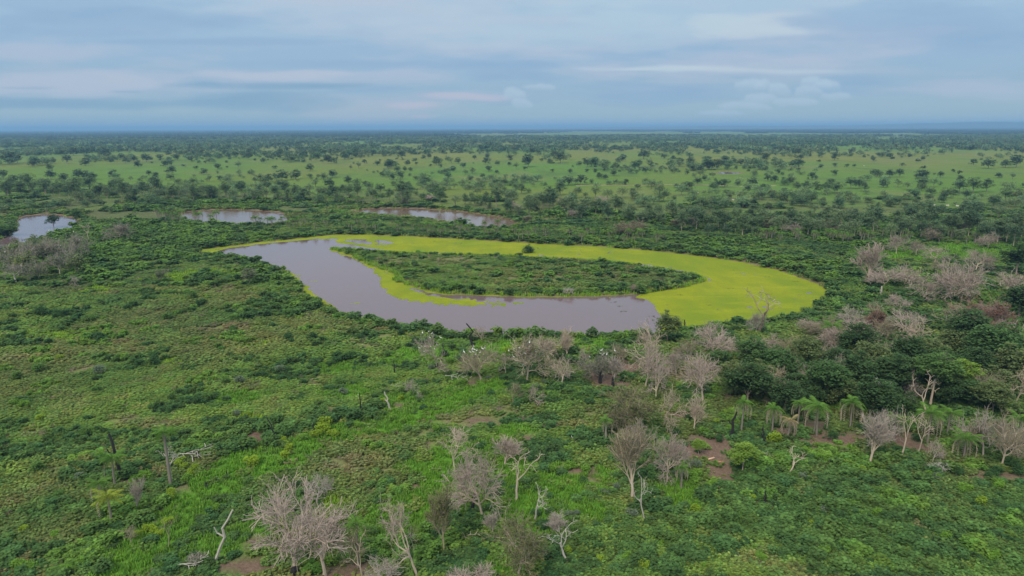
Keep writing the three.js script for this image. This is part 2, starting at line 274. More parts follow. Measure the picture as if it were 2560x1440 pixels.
// ------------------------------------------------------------------ duckweed: a floating mat on the lake
{
  const weed = [
    outline('838,606;856,592;845,586;900,580;1000,584;1200,594;1400,605;1600,617;1780,638;1920,662;2030,698;2075,724;2060,760;1960,800;1740,835;1646,845;1652,810;1654,790;1640,768;1616,752;1590,741;1660,722;1780,700;1700,676;1560,655;1300,640;1000,630;930,620;880,612'),
    outline('838,626;880,640;912,660;945,690;962,720;975,738;1000,748;1120,756;1150,752;1060,735;1000,712;985,690;930,660;880,632'),
    outline('480,629;600,613;700,601;850,586;850,596;790,598;700,606;620,614;560,622;530,630'),
  ];
  const wisps = outline('985,740;1060,742;1180,748;1290,756;1265,768;1180,764;1080,760;1000,752');
  const field = (x, z) => {
    const s = shore(x, z);
    if (s > 0.6) return -1;
    const n = fbm(x * 0.22, z * 0.16, 4, 61), f = fbm(x * 0.9, z * 0.5, 3, 64);
    let v = -9;
    weed.forEach((p, i) => { v = Math.max(v, -signed(p, x, z, 12) + (i ? 2.2 * n + .8 * f : 1.5 * n + 0.6 * f)); });
    if (x < 85 || z > -215) v = Math.max(v, 0.9 + 1.1 * n + s * (x < -20 && z > -330 ? 0.55 : 1.1));   // a fringe along the bank
    const ws = -signed(wisps, x, z, 14);
    if (ws > -6) v = Math.max(v, Math.min(ws * 0.4, 1.2) + 2.6 * n + 2 * f - 0.7);
    v = Math.max(v, (fbm(x * .12, z * .5, 3, 66) - .66) * 4 + f * 1.2 - 1.4 * clamp((-s - 6) / 10));
    if (s < -2.5) v = Math.min(v, (1.5 - Math.abs(fbm(x * .16, z * .3, 3, 72) * 2.0 + f * .7)) * 3);
    if (i_open(x, z)) v = Math.min(v, -0.2 + f * .5);
    return Math.min(v, 0.6 - s);
  };
  const open = outline('860,600;920,598;985,606;960,612;900,610');
  function i_open(x, z) { return signed(open, x, z, 5) < 0 && fbm(x * .3, z * .1, 3, 71) > -0.05; }
  const [x0, x1, z0, z1] = lakeOuter.box, h = 0.8, nx = Math.ceil((x1 - x0 + 8) / h), nz = Math.ceil((z1 - z0 + 8) / h), val = new Float32Array((nx + 1) * (nz + 1));
  for (let j = 0; j <= nz; j++) for (let i = 0; i <= nx; i++) val[j * (nx + 1) + i] = field(x0 - 4 + i * h, z0 - 4 + j * h);
  const pos = [], col = [], Y = 0.012;
  for (let j = 0; j < nz; j++) for (let i = 0; i < nx; i++) {
    const c = [[i, j], [i, j + 1], [i + 1, j + 1], [i + 1, j]].map(([a, b]) => [x0 - 4 + a * h, z0 - 4 + b * h, val[b * (nx + 1) + a]]);
    if (c.every((q) => q[2] <= 0)) continue;
    let poly = [];
    for (let k = 0; k < 4; k++) { const a = c[k], b = c[(k + 1) % 4]; if (a[2] > 0) poly.push(a); if ((a[2] > 0) !== (b[2] > 0)) { const t = a[2] / (a[2] - b[2]); poly.push([lerp(a[0], b[0], t), lerp(a[1], b[1], t), 0]); } }
    for (let k = 1; k < poly.length - 1; k++) for (const q of [poly[0], poly[k], poly[k + 1]]) {
      pos.push(q[0], Y, q[1]);
      const n = fbm(q[0] * 0.09, q[1] * 0.05, 3, 81), m = vnoise(q[0] * 0.9, q[1] * 0.6, 84), thin = smooth(0.9, 0, q[2]);
      let k2 = mix3([0.232, 0.27, 0.008], [0.165, 0.23, 0.01], clamp(0.45 + n * 1.5)); k2 = mix3(k2, [.17, .2, .012], clamp(fbm(q[0] * .35 + 3, q[1] * .09, 4, 87) * 1.5 - .4, 0, .32)); k2 = mix3(k2, [.3, .33, .015], clamp(fbm(q[0] * .07 + 8, q[1] * .22, 3, 88) * 1.4 - .4, 0, .35)); k2 = mix3(k2, [0.18, 0.21, 0.018], clamp(m * .4 + thin * .35, 0, .6));
      col.push(...k2);
    }
  }
  const g = new THREE.BufferGeometry(); g.setAttribute('position', new THREE.Float32BufferAttribute(pos, 3)); g.setAttribute('color', new THREE.Float32BufferAttribute(col, 3));
  g.setAttribute('uv', new THREE.Float32BufferAttribute(pos.flatMap((_, i) => i % 3 ? [] : [pos[i] / 7, pos[i + 2] / 7]), 2)); g.computeVertexNormals();
  const m = new THREE.MeshPhysicalMaterial({ vertexColors: true, map: grainMap, bumpMap: grainMap, bumpScale: 0.02, roughness: 0.9, specularIntensity: .25 }); m.color.setScalar(1.6);
  const o = part('duckweed', g, m, scene);
  tag(o, 'bright yellow-green duckweed mat floating on the horseshoe lake', 'duckweed', null, 'stuff');
}
// ------------------------------------------------------------------ builders of leaves and wood
class Faces {                                                      // loose triangles with a colour each
  constructor() { this.p = []; this.c = []; }
  tri(a, b, c, k) { this.p.push(...a, ...b, ...c); this.c.push(...k, ...k, ...k); }
  leaf(x, y, z, dx, dy, dz, sx, sy, sz, k) {                       // a folded diamond: long axis d, half width s
    const a = [x - dx * .5, y - dy * .5, z - dz * .5], b = [x + dx * .5, y + dy * .5, z + dz * .5];
    this.tri(a, [x + sx, y + sy, z + sz], b, k); this.tri(a, b, [x - sx, y - sy, z - sz], k);
  }
  build() { const g = new THREE.BufferGeometry(); g.setAttribute('position', new THREE.Float32BufferAttribute(this.p, 3)); g.setAttribute('color', new THREE.Float32BufferAttribute(this.c, 3)); g.computeVertexNormals(); return g; }
}
function randomLeaf(f, r, x, y, z, size, k, up = 0.5, slim = 0.4) {
  const a = r() * 6.283, t = (r() - 0.4) * 1.05, ct = Math.cos(t), dx = Math.cos(a) * ct, dy = Math.sin(t) * (1 - up * .3), dz = Math.sin(a) * ct, s = size * (0.7 + 0.6 * r());
  // width axis: mostly level, so that leaves face the sky
  let wx = -Math.sin(a), wz = Math.cos(a), wy = (r() - 0.5) * 1.5 * (1 - up), n = Math.hypot(wx, wy, wz); wx /= n; wy /= n; wz /= n;
  f.leaf(x, y, z, dx * s, dy * s, dz * s, wx * s * slim, wy * s * slim, wz * s * slim, k);
}
const tint = (r, s = 0.25) => { const v = 1 + (r() - 0.5) * 2 * s, w = (r() - .5) * s * .6; return [v + w, v, v - w * .5]; };

function tube(path, radii, sides, f, k = [1, 1, 1]) {              // tapered tube into Faces, as loose triangles
  let prev = null; const n = path.length, up = new THREE.Vector3(), d = new THREE.Vector3(), u = new THREE.Vector3(0.3, 0.2, 0.93).normalize(), v = new THREE.Vector3();
  for (let i = 0; i < n; i++) {
    d.subVectors(path[Math.min(i + 1, n - 1)], path[Math.max(i - 1, 0)]).normalize();
    u.addScaledVector(d, -u.dot(d)); if (u.lengthSq() < 1e-4) u.set(d.y, -d.x, 0.1).addScaledVector(d, -0.1 * d.z); u.normalize(); v.crossVectors(d, u);
    const ring = [];
    for (let s = 0; s < sides; s++) { const a = s / sides * 6.2832, c = Math.cos(a) * radii[i], q = Math.sin(a) * radii[i], p = path[i]; ring.push([p.x + u.x * c + v.x * q, p.y + u.y * c + v.y * q, p.z + u.z * c + v.z * q]); }
    if (prev) for (let s = 0; s < sides; s++) { const t = (s + 1) % sides; f.tri(prev[s], prev[t], ring[s], k); f.tri(prev[t], ring[t], ring[s], k); }
    prev = ring;
  }
  for (let s = 1; s < sides - 1; s++) f.tri(prev[0], prev[s], prev[s + 1], k);
}
// a woody skeleton: levels of limbs, each { n, len, spread, rad, from, curl, rise }
function skeleton(seed, trunk, levels) {
  const r = rng(seed), out = [], V = (x, y, z) => new THREE.Vector3(x, y, z);
  function limb(p, dir, len, r0, r1, segs, curl, rise, level) {
    const pts = [p.clone()], rad = [r0], d = dir.clone();
    for (let i = 1; i <= segs; i++) {
      d.add(V((r() - .5) * curl, (r() - .5) * curl + rise / segs, (r() - .5) * curl)).normalize();
      pts.push(pts[i - 1].clone().addScaledVector(d, len / segs)); rad.push(lerp(r0, r1, i / segs));
    }
    const b = { pts, rad, level, d }; out.push(b);
    const L = levels[level];
    if (!L) return;
    const turn0 = r() * 6.283;
    for (let k = 0; k < L.n; k++) {
      const t = L.n === 1 ? 1 : lerp(L.from, 1, (k + r() * .5) / L.n), q = t * segs, i = Math.min(segs - 1, Math.floor(q)), base = pts[i].clone().lerp(pts[i + 1], q - i), fwd = pts[i + 1].clone().sub(pts[i]).normalize();
      const ang = L.spread * (0.6 + 0.8 * r()), az = turn0 + k * 2.4 + (r() - .5) * .8, s1 = V(fwd.y, -fwd.x, 0.01).normalize(), s2 = V().crossVectors(fwd, s1);
      const nd = fwd.clone().multiplyScalar(Math.cos(ang)).addScaledVector(s1, Math.sin(ang) * Math.cos(az)).addScaledVector(s2, Math.sin(ang) * Math.sin(az)).normalize();
      if (nd.y < (L.floor ?? -0.2)) nd.y = (L.floor ?? -0.2) * r();
      const rr = Math.max(lerp(r0, r1, t) * L.rad, L.min || 0.004);
      limb(base, nd.normalize(), L.len * (level === 0 ? 0.5 + 0.95 * r() : 0.6 + 0.8 * r()), rr, Math.max(rr * (L.taper ?? .35), L.min || 0.003), L.segs || 3, L.curl, L.rise, level + 1);
    }
  }
  limb(V(0, 0, 0), V(trunk.lean || 0, 1, (r() - .5) * .1).normalize(), trunk.len, trunk.r, trunk.r * (trunk.taper || .7), trunk.segs || 4, trunk.curl || .2, 0, 0);
  return out;
}
function wood(sk, r, split) {                                      // -> [limbs geometry, twigs geometry]
  const a = new Faces(), b = new Faces();
  for (const l of sk) {
    const twig = l.level >= split, v = 1 + (r() - .5) * .3;
    tube(l.pts, l.level === 0 ? l.rad.map((q, i) => i === 0 ? q * 1.35 : q) : l.rad, l.level === 0 ? 7 : l.level < split ? 5 : 3, twig ? b : a, [v, v, v]);
  }
  return [a.build(), b.p.length ? b.build() : null];
}
function ends(sk, level) { return sk.filter((l) => l.level >= level).map((l) => l.pts[l.pts.length - 1]); }
function fit(gs, h = 1, w = null) {                                // scale a set of geometries to height h (and width w)
  let top = 0, rad = 0; for (const g of gs) if (g) { g.computeBoundingBox(); const b = g.boundingBox; top = Math.max(top, b.max.y); rad = Math.max(rad, -b.min.x, b.max.x, -b.min.z, b.max.z); }
  for (const g of gs) if (g) g.scale(w ? w / 2 / rad : h / top, h / top, w ? w / 2 / rad : h / top);
  return { rad };
}
function mat(rgb, extra = {}) { const m = new THREE.MeshPhysicalMaterial({ vertexColors: true, roughness: 0.85, side: THREE.DoubleSide, ...extra }); m.color.setRGB(...rgb); return m; }
const leafMat = (rgb, t = 0.28) => mat(rgb, { transmission: t, thickness: 0, roughness: 0.95, specularIntensity: 0.12 });

// --- kinds of dead tree, one unit tall and one unit wide; [limbs, twigs]
const FAN = [{ n: 6, len: .38, spread: .85, rad: .72, from: .5, curl: .6, rise: .3, segs: 5 }, { n: 7, len: .24, spread: .75, rad: .62, from: .25, curl: .65, segs: 4, rise: .05, min: .004, floor: -.5 }, { n: 6, len: .14, spread: .7, floor: -.6, rad: .6, from: .25, curl: .5, rise: .05, segs: 2, min: .0034 }, { n: 4, len: .085, spread: .65, rad: .7, from: .15, curl: .6, rise: 0, segs: 2, min: .0021, taper: .8 }];
const OPEN = [{ n: 4, len: .42, spread: .75, rad: .66, from: .55, curl: .75, rise: .25, segs: 6 }, { n: 4, len: .27, spread: .75, rad: .6, from: .35, curl: .95, rise: .1, segs: 4, min: .005 }, { n: 6, len: .16, spread: .8, rad: .6, from: .3, curl: 1, rise: 0, segs: 3, min: .004 }, { n: 4, len: .09, spread: .8, rad: .6, from: .3, curl: .9, rise: 0, segs: 2, min: .0021, taper: .8 }];
const SNAG = [{ n: 3, len: .42, spread: .6, rad: .7, from: .7, curl: .7, rise: .15, segs: 6 }, { n: 3, len: .2, spread: .9, rad: .5, from: .45, curl: 1.1, rise: 0, segs: 4, min: .006 }, { n: 3, len: .1, spread: .9, rad: .5, from: .4, curl: 1.1, rise: 0, segs: 3, min: .004, taper: .6 }];
const UPRIGHT = [{ n: 7, len: .36, spread: .42, rad: .55, from: .35, curl: .22, rise: .25, segs: 4 }, { n: 8, len: .2, spread: .5, rad: .5, from: .25, curl: .3, rise: .15, min: .004 }, { n: 5, len: .11, spread: .5, rad: .6, from: .2, curl: .4, rise: .1, segs: 2, min: .0034 }, { n: 4, len: .06, spread: .5, rad: .7, from: .2, curl: .4, rise: .05, segs: 2, min: .0021, taper: .8 }];
const bare = {};
function bareKind(key, list, trunk, split) {
  bare[key] = list.map((seed) => { const sk = skeleton(seed, trunk, key[0] === 'f' ? FAN : key[0] === 'o' ? OPEN : key[0] === 's' ? SNAG : UPRIGHT), w = wood(sk, rng(seed + 1), split); fit(w, 1, null);
    return { w, sk }; });
}
bareKind('fan', [11, 12, 13, 14], { len: .36, r: .02, curl: .28 }, 3);
bareKind('open', [21, 22, 23, 24], { len: .34, r: .023, curl: .5, lean: .1, segs: 5 }, 3);
bareKind('snag', [31, 32, 33], { len: .5, r: .024, curl: .45, lean: .08, segs: 5, taper: .6 }, 2);
bareKind('upright', [41, 42, 43], { len: .42, r: .02, curl: .2 }, 3);
const WOOD = {
  pink: [0.345, 0.28, 0.238], grey: [0.32, 0.28, 0.235], pale: [0.42, 0.345, 0.262], olive: [0.25, 0.22, 0.14], white: [0.4, 0.37, 0.32], black: [0.014, 0.013, 0.013], brown: [0.27, 0.19, 0.155], bark: [0.25, 0.2, 0.16],
};
const woodMats = Object.fromEntries(Object.entries(WOOD).map(([k, v]) => [k, mat(v, { roughness: 0.9 })]));
const twigMats = Object.fromEntries(Object.entries(WOOD).map(([k, v]) => [k, mat(v.map((x) => x * .95), { roughness: 0.95 })]));

// --- leafy crowns, one unit wide, sitting from y=0 up to y=tall
function crown(seed, clumps, perClump, leaf, tall, { flat = 0.5, hollow = 0.45, r: rc = 0.13, up = .4 } = {}) {
  const r = rng(seed), f = new Faces(), lobes = [];
  const nl = 5 + Math.floor(r() * 4);
  for (let i = 0; i < nl; i++) { const a = i / nl * 6.28 + r(), q = .12 + .16 * r(); lobes.push([Math.cos(a) * q, tall * (.3 + .32 * r()), Math.sin(a) * q, .2 + .12 * r()]); }
  lobes.push([0, tall * .66, 0, .26]);
  for (let c = 0; c < clumps; c++) {
    const L = lobes[c % lobes.length], a = r() * 6.283, t = Math.acos(1 - 1.8 * r()), q = L[3] * (hollow + (1 - hollow) * Math.sqrt(r()));
    const cx = L[0] + Math.sin(t) * Math.cos(a) * q, cy = Math.min(tall, Math.max(tall * .06, L[1] + Math.cos(t) * q * tall * 1.1)), cz = L[2] + Math.sin(t) * Math.sin(a) * q, kc = tint(r, .16), rr = rc * (.6 + .7 * r());
    for (let i = 0; i < perClump; i++) {
      const b = r() * 6.283, e = Math.acos(2 * r() - 1), s = rr * Math.cbrt(r());
      const k = tint(r, .18);
      randomLeaf(f, r, cx + Math.sin(e) * Math.cos(b) * s, cy + Math.cos(e) * s * flat, cz + Math.sin(e) * Math.sin(b) * s, leaf, [k[0] * kc[0], k[1] * kc[1], k[2] * kc[2]], up);
    }
  }
  return f.build();
}
// --- a bush, one unit wide
function bush(seed, leaves, leaf, tall, lobesN = 6) {
  const r = rng(seed), f = new Faces(), lobes = [];
  for (let i = 0; i < lobesN; i++) { const a = r() * 6.283, q = Math.sqrt(r()) * .3; lobes.push([Math.cos(a) * q, tall * (.35 + .3 * r()), Math.sin(a) * q, .14 + .13 * r(), tint(r, .14)]); }
  for (let i = 0; i < leaves; i++) {
    const L = lobes[i % lobesN], a = r() * 6.283, t = Math.acos(1 - 1.7 * r()), q = L[3] * (.55 + .45 * Math.sqrt(r())), k = tint(r, .2);
    randomLeaf(f, r, L[0] + Math.sin(t) * Math.cos(a) * q, Math.max(.02, L[1] + Math.cos(t) * q * 1.1 * tall / .6), L[2] + Math.sin(t) * Math.sin(a) * q, leaf, [k[0] * L[4][0], k[1] * L[4][1], k[2] * L[4][2]], .35);
  }
  return f.build();
}
// --- a spray of leafy stems (herbs and low scrub), one unit wide
function herb(seed, stems, leavesPer, leaf, tall) {
  const r = rng(seed), f = new Faces();
  for (let s = 0; s < stems; s++) {
    const a = r() * 6.283, q = Math.sqrt(r()) * .42, bx = Math.cos(a) * q, bz = Math.sin(a) * q, h = tall * (.5 + .6 * r()), lx = (r() - .5) * .3 + bx * .3, lz = (r() - .5) * .3 + bz * .3, kc = tint(r, .16);
    for (let i = 0; i < leavesPer; i++) { const t = .25 + .8 * i / leavesPer, k = tint(r, .16); randomLeaf(f, r, bx + lx * t, h * t, bz + lz * t, leaf * (1.1 - .35 * t), [k[0] * kc[0], k[1] * kc[1], k[2] * kc[2]], .3); }
  }
  return f.build();
}
function grassTuft(seed, blades) {
  const r = rng(seed), f = new Faces();
  for (let i = 0; i < blades; i++) {
    const a = r() * 6.283, q = Math.sqrt(r()) * .5, x = Math.cos(a) * q, z = Math.sin(a) * q, h = .5 + .6 * r(), b = r() * 6.283, l = .1 + .3 * r(), wd = .035 + .03 * r(), k = tint(r, .2), cx = Math.cos(b + 1.57) * wd, cz = Math.sin(b + 1.57) * wd;
    const m = [x + Math.cos(b) * l * .4, h * .65, z + Math.sin(b) * l * .4], e = [x + Math.cos(b) * l, h, z + Math.sin(b) * l];
    f.tri([x - cx, 0, z - cz], [x + cx, 0, z + cz], [m[0] + cx, m[1], m[2] + cz], k); f.tri([x - cx, 0, z - cz], [m[0] + cx, m[1], m[2] + cz], [m[0] - cx, m[1], m[2] - cz], k); f.tri([m[0] - cx, m[1], m[2] - cz], [m[0] + cx, m[1], m[2] + cz], e, k);
  }
  return f.build();
}
// --- palm fronds: from the origin outwards along +x, one unit long
function frond(seed, droop, leaflets, width) {
  const r = rng(seed), f = new Faces(), pts = [];
  for (let i = 0; i <= 6; i++) { const t = i / 6; pts.push(droop >= 2 ? new THREE.Vector3(.5 * Math.sin(Math.min(1, t * 2) * 1.57), t < .25 ? .1 * t : .03 - (t - .25) * 1.3, 0) : new THREE.Vector3(t * (1 - .25 * droop * t), t * .55 - droop * t * t * .95, 0)); }
  tube(pts, pts.map((_, i) => .014 * (1 - i / 7)), 3, f, [.9, .9, .8]);
  for (let i = 0; i < leaflets; i++) {
    const t = .12 + .88 * i / leaflets, q = t * 6, j = Math.min(5, Math.floor(q)), p = pts[j].clone().lerp(pts[j + 1], q - j), l = width * (.45 + .75 * Math.sin(Math.PI * Math.min(1, t * .9 + .1)));
    for (const s of [-1, 1]) { const k = tint(r, .16), a = [p.x, p.y, p.z], e = [p.x + l * .45, p.y - l * (.35 + .25 * r()), p.z + s * l * .8]; f.tri(a, [p.x + .045, p.y + .01, p.z + s * .01], e, k); }
  }
  return f.build();
}
const frondGreen = [0, 1, 2, 3].map((i) => frond(300 + i, .55 + .25 * i, 15, .26)), frondDead = [0, 1].map((i) => frond(320 + i, 2, 12, .17));

// ------------------------------------------------------------------ instances gathered for the uncountable cover
class Crowd {
  constructor() { this.sets = new Map(); }
  add(name, geometry, material, x, y, z, sx, sy, turn, color) {
    const key = geometry.uuid + material.uuid; if (!this.sets.has(key)) this.sets.set(key, { name, geometry, material, m: [], c: [] });
    const s = this.sets.get(key), co = Math.cos(turn), si = Math.sin(turn);
    s.m.push(co * sx, 0, -si * sx, 0, 0, sy, 0, 0, si * sx, 0, co * sx, 0, x, y, z, 1); s.c.push(color[0], color[1], color[2]);
  }
  build(name, label, category) {
    const o = root(name); tag(o, label, category, null, 'stuff'); let n = 0;
    for (const s of this.sets.values()) {
      const k = s.m.length / 16, im = new THREE.InstancedMesh(s.geometry, s.material, k); im.name = s.name; n += k;
      im.instanceMatrix.array.set(s.m); im.instanceColor = new THREE.InstancedBufferAttribute(new Float32Array(s.c), 3); im.castShadow = im.receiveShadow = true; im.userData.kind = 'stuff';
      o.add(im);
    }
    console.log(name, n);
    return o;
  }
}
const G = {                                                        // leaf colours, linear
  mid: [0.095, 0.182, 0.045], deep: [0.066, 0.14, 0.042], bright: [0.14, 0.262, 0.042], lime: [0.3, 0.42, 0.034], olive: [0.19, 0.23, 0.065], meadow: [0.175, 0.285, 0.052], brown: [0.24, 0.185, 0.1], grey: [0.16, 0.215, 0.13], grass: [0.15, 0.32, 0.034], dark: [0.04, 0.08, 0.03], tree: [0.09, 0.145, 0.062], treePale: [0.13, 0.19, 0.085],
};
const leaf1 = leafMat([1, 1, 1], .25), leafThick = leafMat([1, 1, 1], 0.2);
const jitter = (c, r, s = .2) => { const v = 1 + (r() - .5) * 2 * s, h = (r() - .5) * s; return [c[0] * (v + h), c[1] * v, c[2] * (v - h * .5)]; };
// ------------------------------------------------------------------ low cover: scrub, herbs, grass, thickets
const herbs = [1, 2, 3, 4].map((i) => herb(400 + i, 22, 6, .27, .62)), bushes = [1, 2, 3, 4, 5].map((i) => bush(420 + i, 300, .16, .62)), bushesFar = [1, 2, 3].map((i) => bush(440 + i, 150, .22, .6, 7)), tufts = [1, 2, 3].map((i) => grassTuft(460 + i, 16)), twiggy = [1, 2].map((i) => { const w = wood(skeleton(480 + i, { len: .1, r: .02, curl: .4 }, [{ n: 6, len: .5, spread: .8, rad: .7, from: .2, curl: .5, rise: .2 }, { n: 5, len: .25, spread: .7, rad: .6, from: .3, curl: .6, rise: 0, segs: 2, min: .008 }]), rng(3), 9); fit([w[0]], .7, 1); return w[0]; });
const shrubSpots = [];                                             // big bushes that stand out: things of their own, placed below
{
  const scrub = new Crowd(), meadow = new Crowd(), thicket = new Crowd(), r = rng(77);
  const bands = [[62, 105, 1.0], [105, 160, 1.15], [160, 240, 1.6], [240, 400, 1.95], [400, 640, 2.9]];
  for (const [d0, d1, step] of bands) for (let d = d0; d < d1; d += step) for (let x = -d1 * .95 - 20; x < d1 * .95 + 20; x += step) {
    const X = x + (r() - .5) * step * 1.2, Z = -(d + (r() - .5) * step * 1.2), a = r(), b = r(), cc = r(), dd = r();
    if (!inView(X, Z, 90)) continue;
    const s = shore(X, Z); if (s < 0.5) continue;
    const w = cover(X, Z), y = height(X, Z, s), n1 = fbm(X * .045, Z * .045, 3, 91), n2 = fbm(X * .16, Z * .16, 3, 93), n3 = fbm(X * .02 + 4, Z * .02, 3, 95);
    if (a < w.soil * 0.97) {
      if (b < .16) scrub.add('dry_twigs', twiggy[(cc * 2) | 0], woodMats.brown, X, y - .02, Z, step * (.4 + .8 * cc), step * (.15 + .3 * dd), r() * 6.28, jitter([1, 1, 1], r, .3));
      else if (b > .9) scrub.add('herb_leaves', herbs[(cc * 4) | 0], leaf1, X, y - .05, Z, step * (.4 + .5 * cc), step * .4, r() * 6.28, jitter(dd < .5 ? G.olive : G.mid, r, .25));
      continue;
    }
    const far = d > 240, isle = far && signed(island, X, Z, 20) < 0, size = step * (0.9 + .75 * cc) * (isle ? .78 : 1);
    if (s < 2.2 && a < .72) { meadow.add('grass_blades', tufts[(b * 3) | 0], leaf1, X, y - .05, Z, size * .9, (.6 + .5 * cc) * (far ? 1.3 : 1), dd * 6.28, jitter(mix3(G.meadow, n1 > 0 ? G.grass : G.brown, b * .6), r, .2)); continue; }
    const edge = smooth(9, 2, s) * (isle ? .5 : 1);
    if (d > 430 && n3 + (X < -60 ? .35 : 0) + edge * .6 < (d - 430) / (X > 40 ? 200 : 320)) continue;   // the scrub thins out into the plain
    const pond = d > 400 && s < 26;
    if (pond && (b < .18 || s < 2.5)) continue;
    const grassy = Math.max(w.grass, w.lime * .75);
    if (a < grassy * .93) {
      const col = w.grass > w.lime ? G.grass : mix3(G.lime, G.grass, .45);
      for (let k = 0; k < (d < 160 ? 3 : 2); k++) meadow.add('grass_blades', tufts[(b * 3) | 0], leaf1, X + (r() - .5) * step, y - .05, Z + (r() - .5) * step, size * .75, (0.45 + .4 * r()) * (far ? 1.6 : 1), r() * 6.28, jitter(mix3(col, G.bright, clamp(n2 + .2)), r, .16));
      continue;
    }
    const lush = Math.max(w.lush, edge * .55, far && n1 > .1 ? (isle ? .3 : .55) : 0);
    if (b < lush * .6) {
      const col = n2 > (far ? -.02 : .2) ? G.bright : n2 > (far ? -.3 : -.16) ? G.mid : G.deep, big = size * (1.05 + .8 * dd) * (pond ? .5 : 1);
      thicket.add('bush_foliage', far ? bushesFar[(cc * 3) | 0] : bushes[(cc * 5) | 0], leaf1, X, y - .1, Z, big * 1.25, big * (far ? .66 + .45 * a : .75 + .5 * a), r() * 6.28, jitter(mix3(col, G.mid, r() * .5), r, .2));
      continue;
    }
    const wet = X < 0 && d > 115 && d < 330 ? .09 : 0;
    if (n2 > .13 + wet && b > .22 && dd > w.dry) {                        // clumps of rounder bushes in the herb layer
      const col = n1 > .2 ? G.bright : n1 + wet < -.16 || cc > .84 ? G.deep : G.mid;
      thicket.add('bush_foliage', far ? bushesFar[(cc * 3) | 0] : bushes[(cc * 5) | 0], leaf1, X, y - .1, Z, size * (wet ? 1 + .3 * a : 1.2 + .5 * a), size * (far ? .58 + .45 * dd : .75 + .5 * dd), r() * 6.28, jitter(col, r, .28));
      continue;
    }
    if (dd < .03 + w.dry * .12) { scrub.add('dry_twigs', twiggy[(cc * 2) | 0], woodMats.brown, X, y, Z, size * 1.1, size * .8, r() * 6.28, jitter([1, 1, 1], r, .2)); continue; }
    if (b < w.dry * .55) continue;
    let col = mix3(G.mid, G.meadow, clamp(.35 - n2 * 1.6 + wet * 3)); col = mix3(col, G.olive, clamp(.3 + n1 * 1.6)); col = mix3(col, G.deep, clamp(-n3 * 1.2 - .2, 0, .5)); col = mix3(col, G.brown, clamp(w.dry * .6 + (-n2 * 1.2 - .42), 0, .7)); col = mix3(col, G.bright, clamp(n3 * 1.1 + .02, 0, .55));
    scrub.add('herb_leaves', herbs[(cc * 4) | 0], leaf1, X, y - .05, Z, size * 1.45, size * (.55 + .4 * b) * (far ? .7 : 1) * (wet ? .7 : 1), r() * 6.28, jitter(col, r, .26));
  }
  scrub.build('scrub', 'low olive and green scrub covering the wetland floor', 'scrub');
  meadow.build('grass', 'bright green grass growing in open patches and strips', 'grass');
  thicket.build('thicket', 'dense leafy green bushes massed along the lake shores and in the scrub', 'thicket');
  // rushes along the island's near shore
  const rush = new Crowd(), q = rng(91);
  for (let i = 0; i < island.length; i++) {
    const [ax, az] = island[i], [bx, bz] = island[(i + 1) % island.length], L = Math.hypot(bx - ax, bz - az);
    for (let k = 0; k < L * 5; k++) { const t = q(), X = lerp(ax, bx, t) + (q() - .5) * 4.5, Z = lerp(az, bz, t) + (q() - .5) * 4.5, s = shore(X, Z); if (s < .1 || s > 4 || q() < .25) continue; rush.add('rush_blades', tufts[(q() * 3) | 0], leaf1, X, height(X, Z, s) - .05, Z, 1.1 + q(), .8 + .5 * q(), q() * 6.28, jitter(mix3(G.lime, G.grass, .3 + .6 * q()), q, .15)); }
  }
  rush.build('rushes', 'yellow-green rushes fringing the island shore', 'rushes');
}
// ------------------------------------------------------------------ things placed by what the photo shows of them
// "px,py" is the foot; heights and widths are given in photo pixels and turned into metres where the thing stands
function stand(px, py) { let p = at(px, py); for (let i = 0; i < 3; i++) p = at(px, py, height(p.x, p.z)); return p; }
function metres(p, hpx) { const d = Math.hypot(p.x, EYE, p.z), c = Math.hypot(p.x, p.z) / d; return hpx * perPixel(p) / c; }

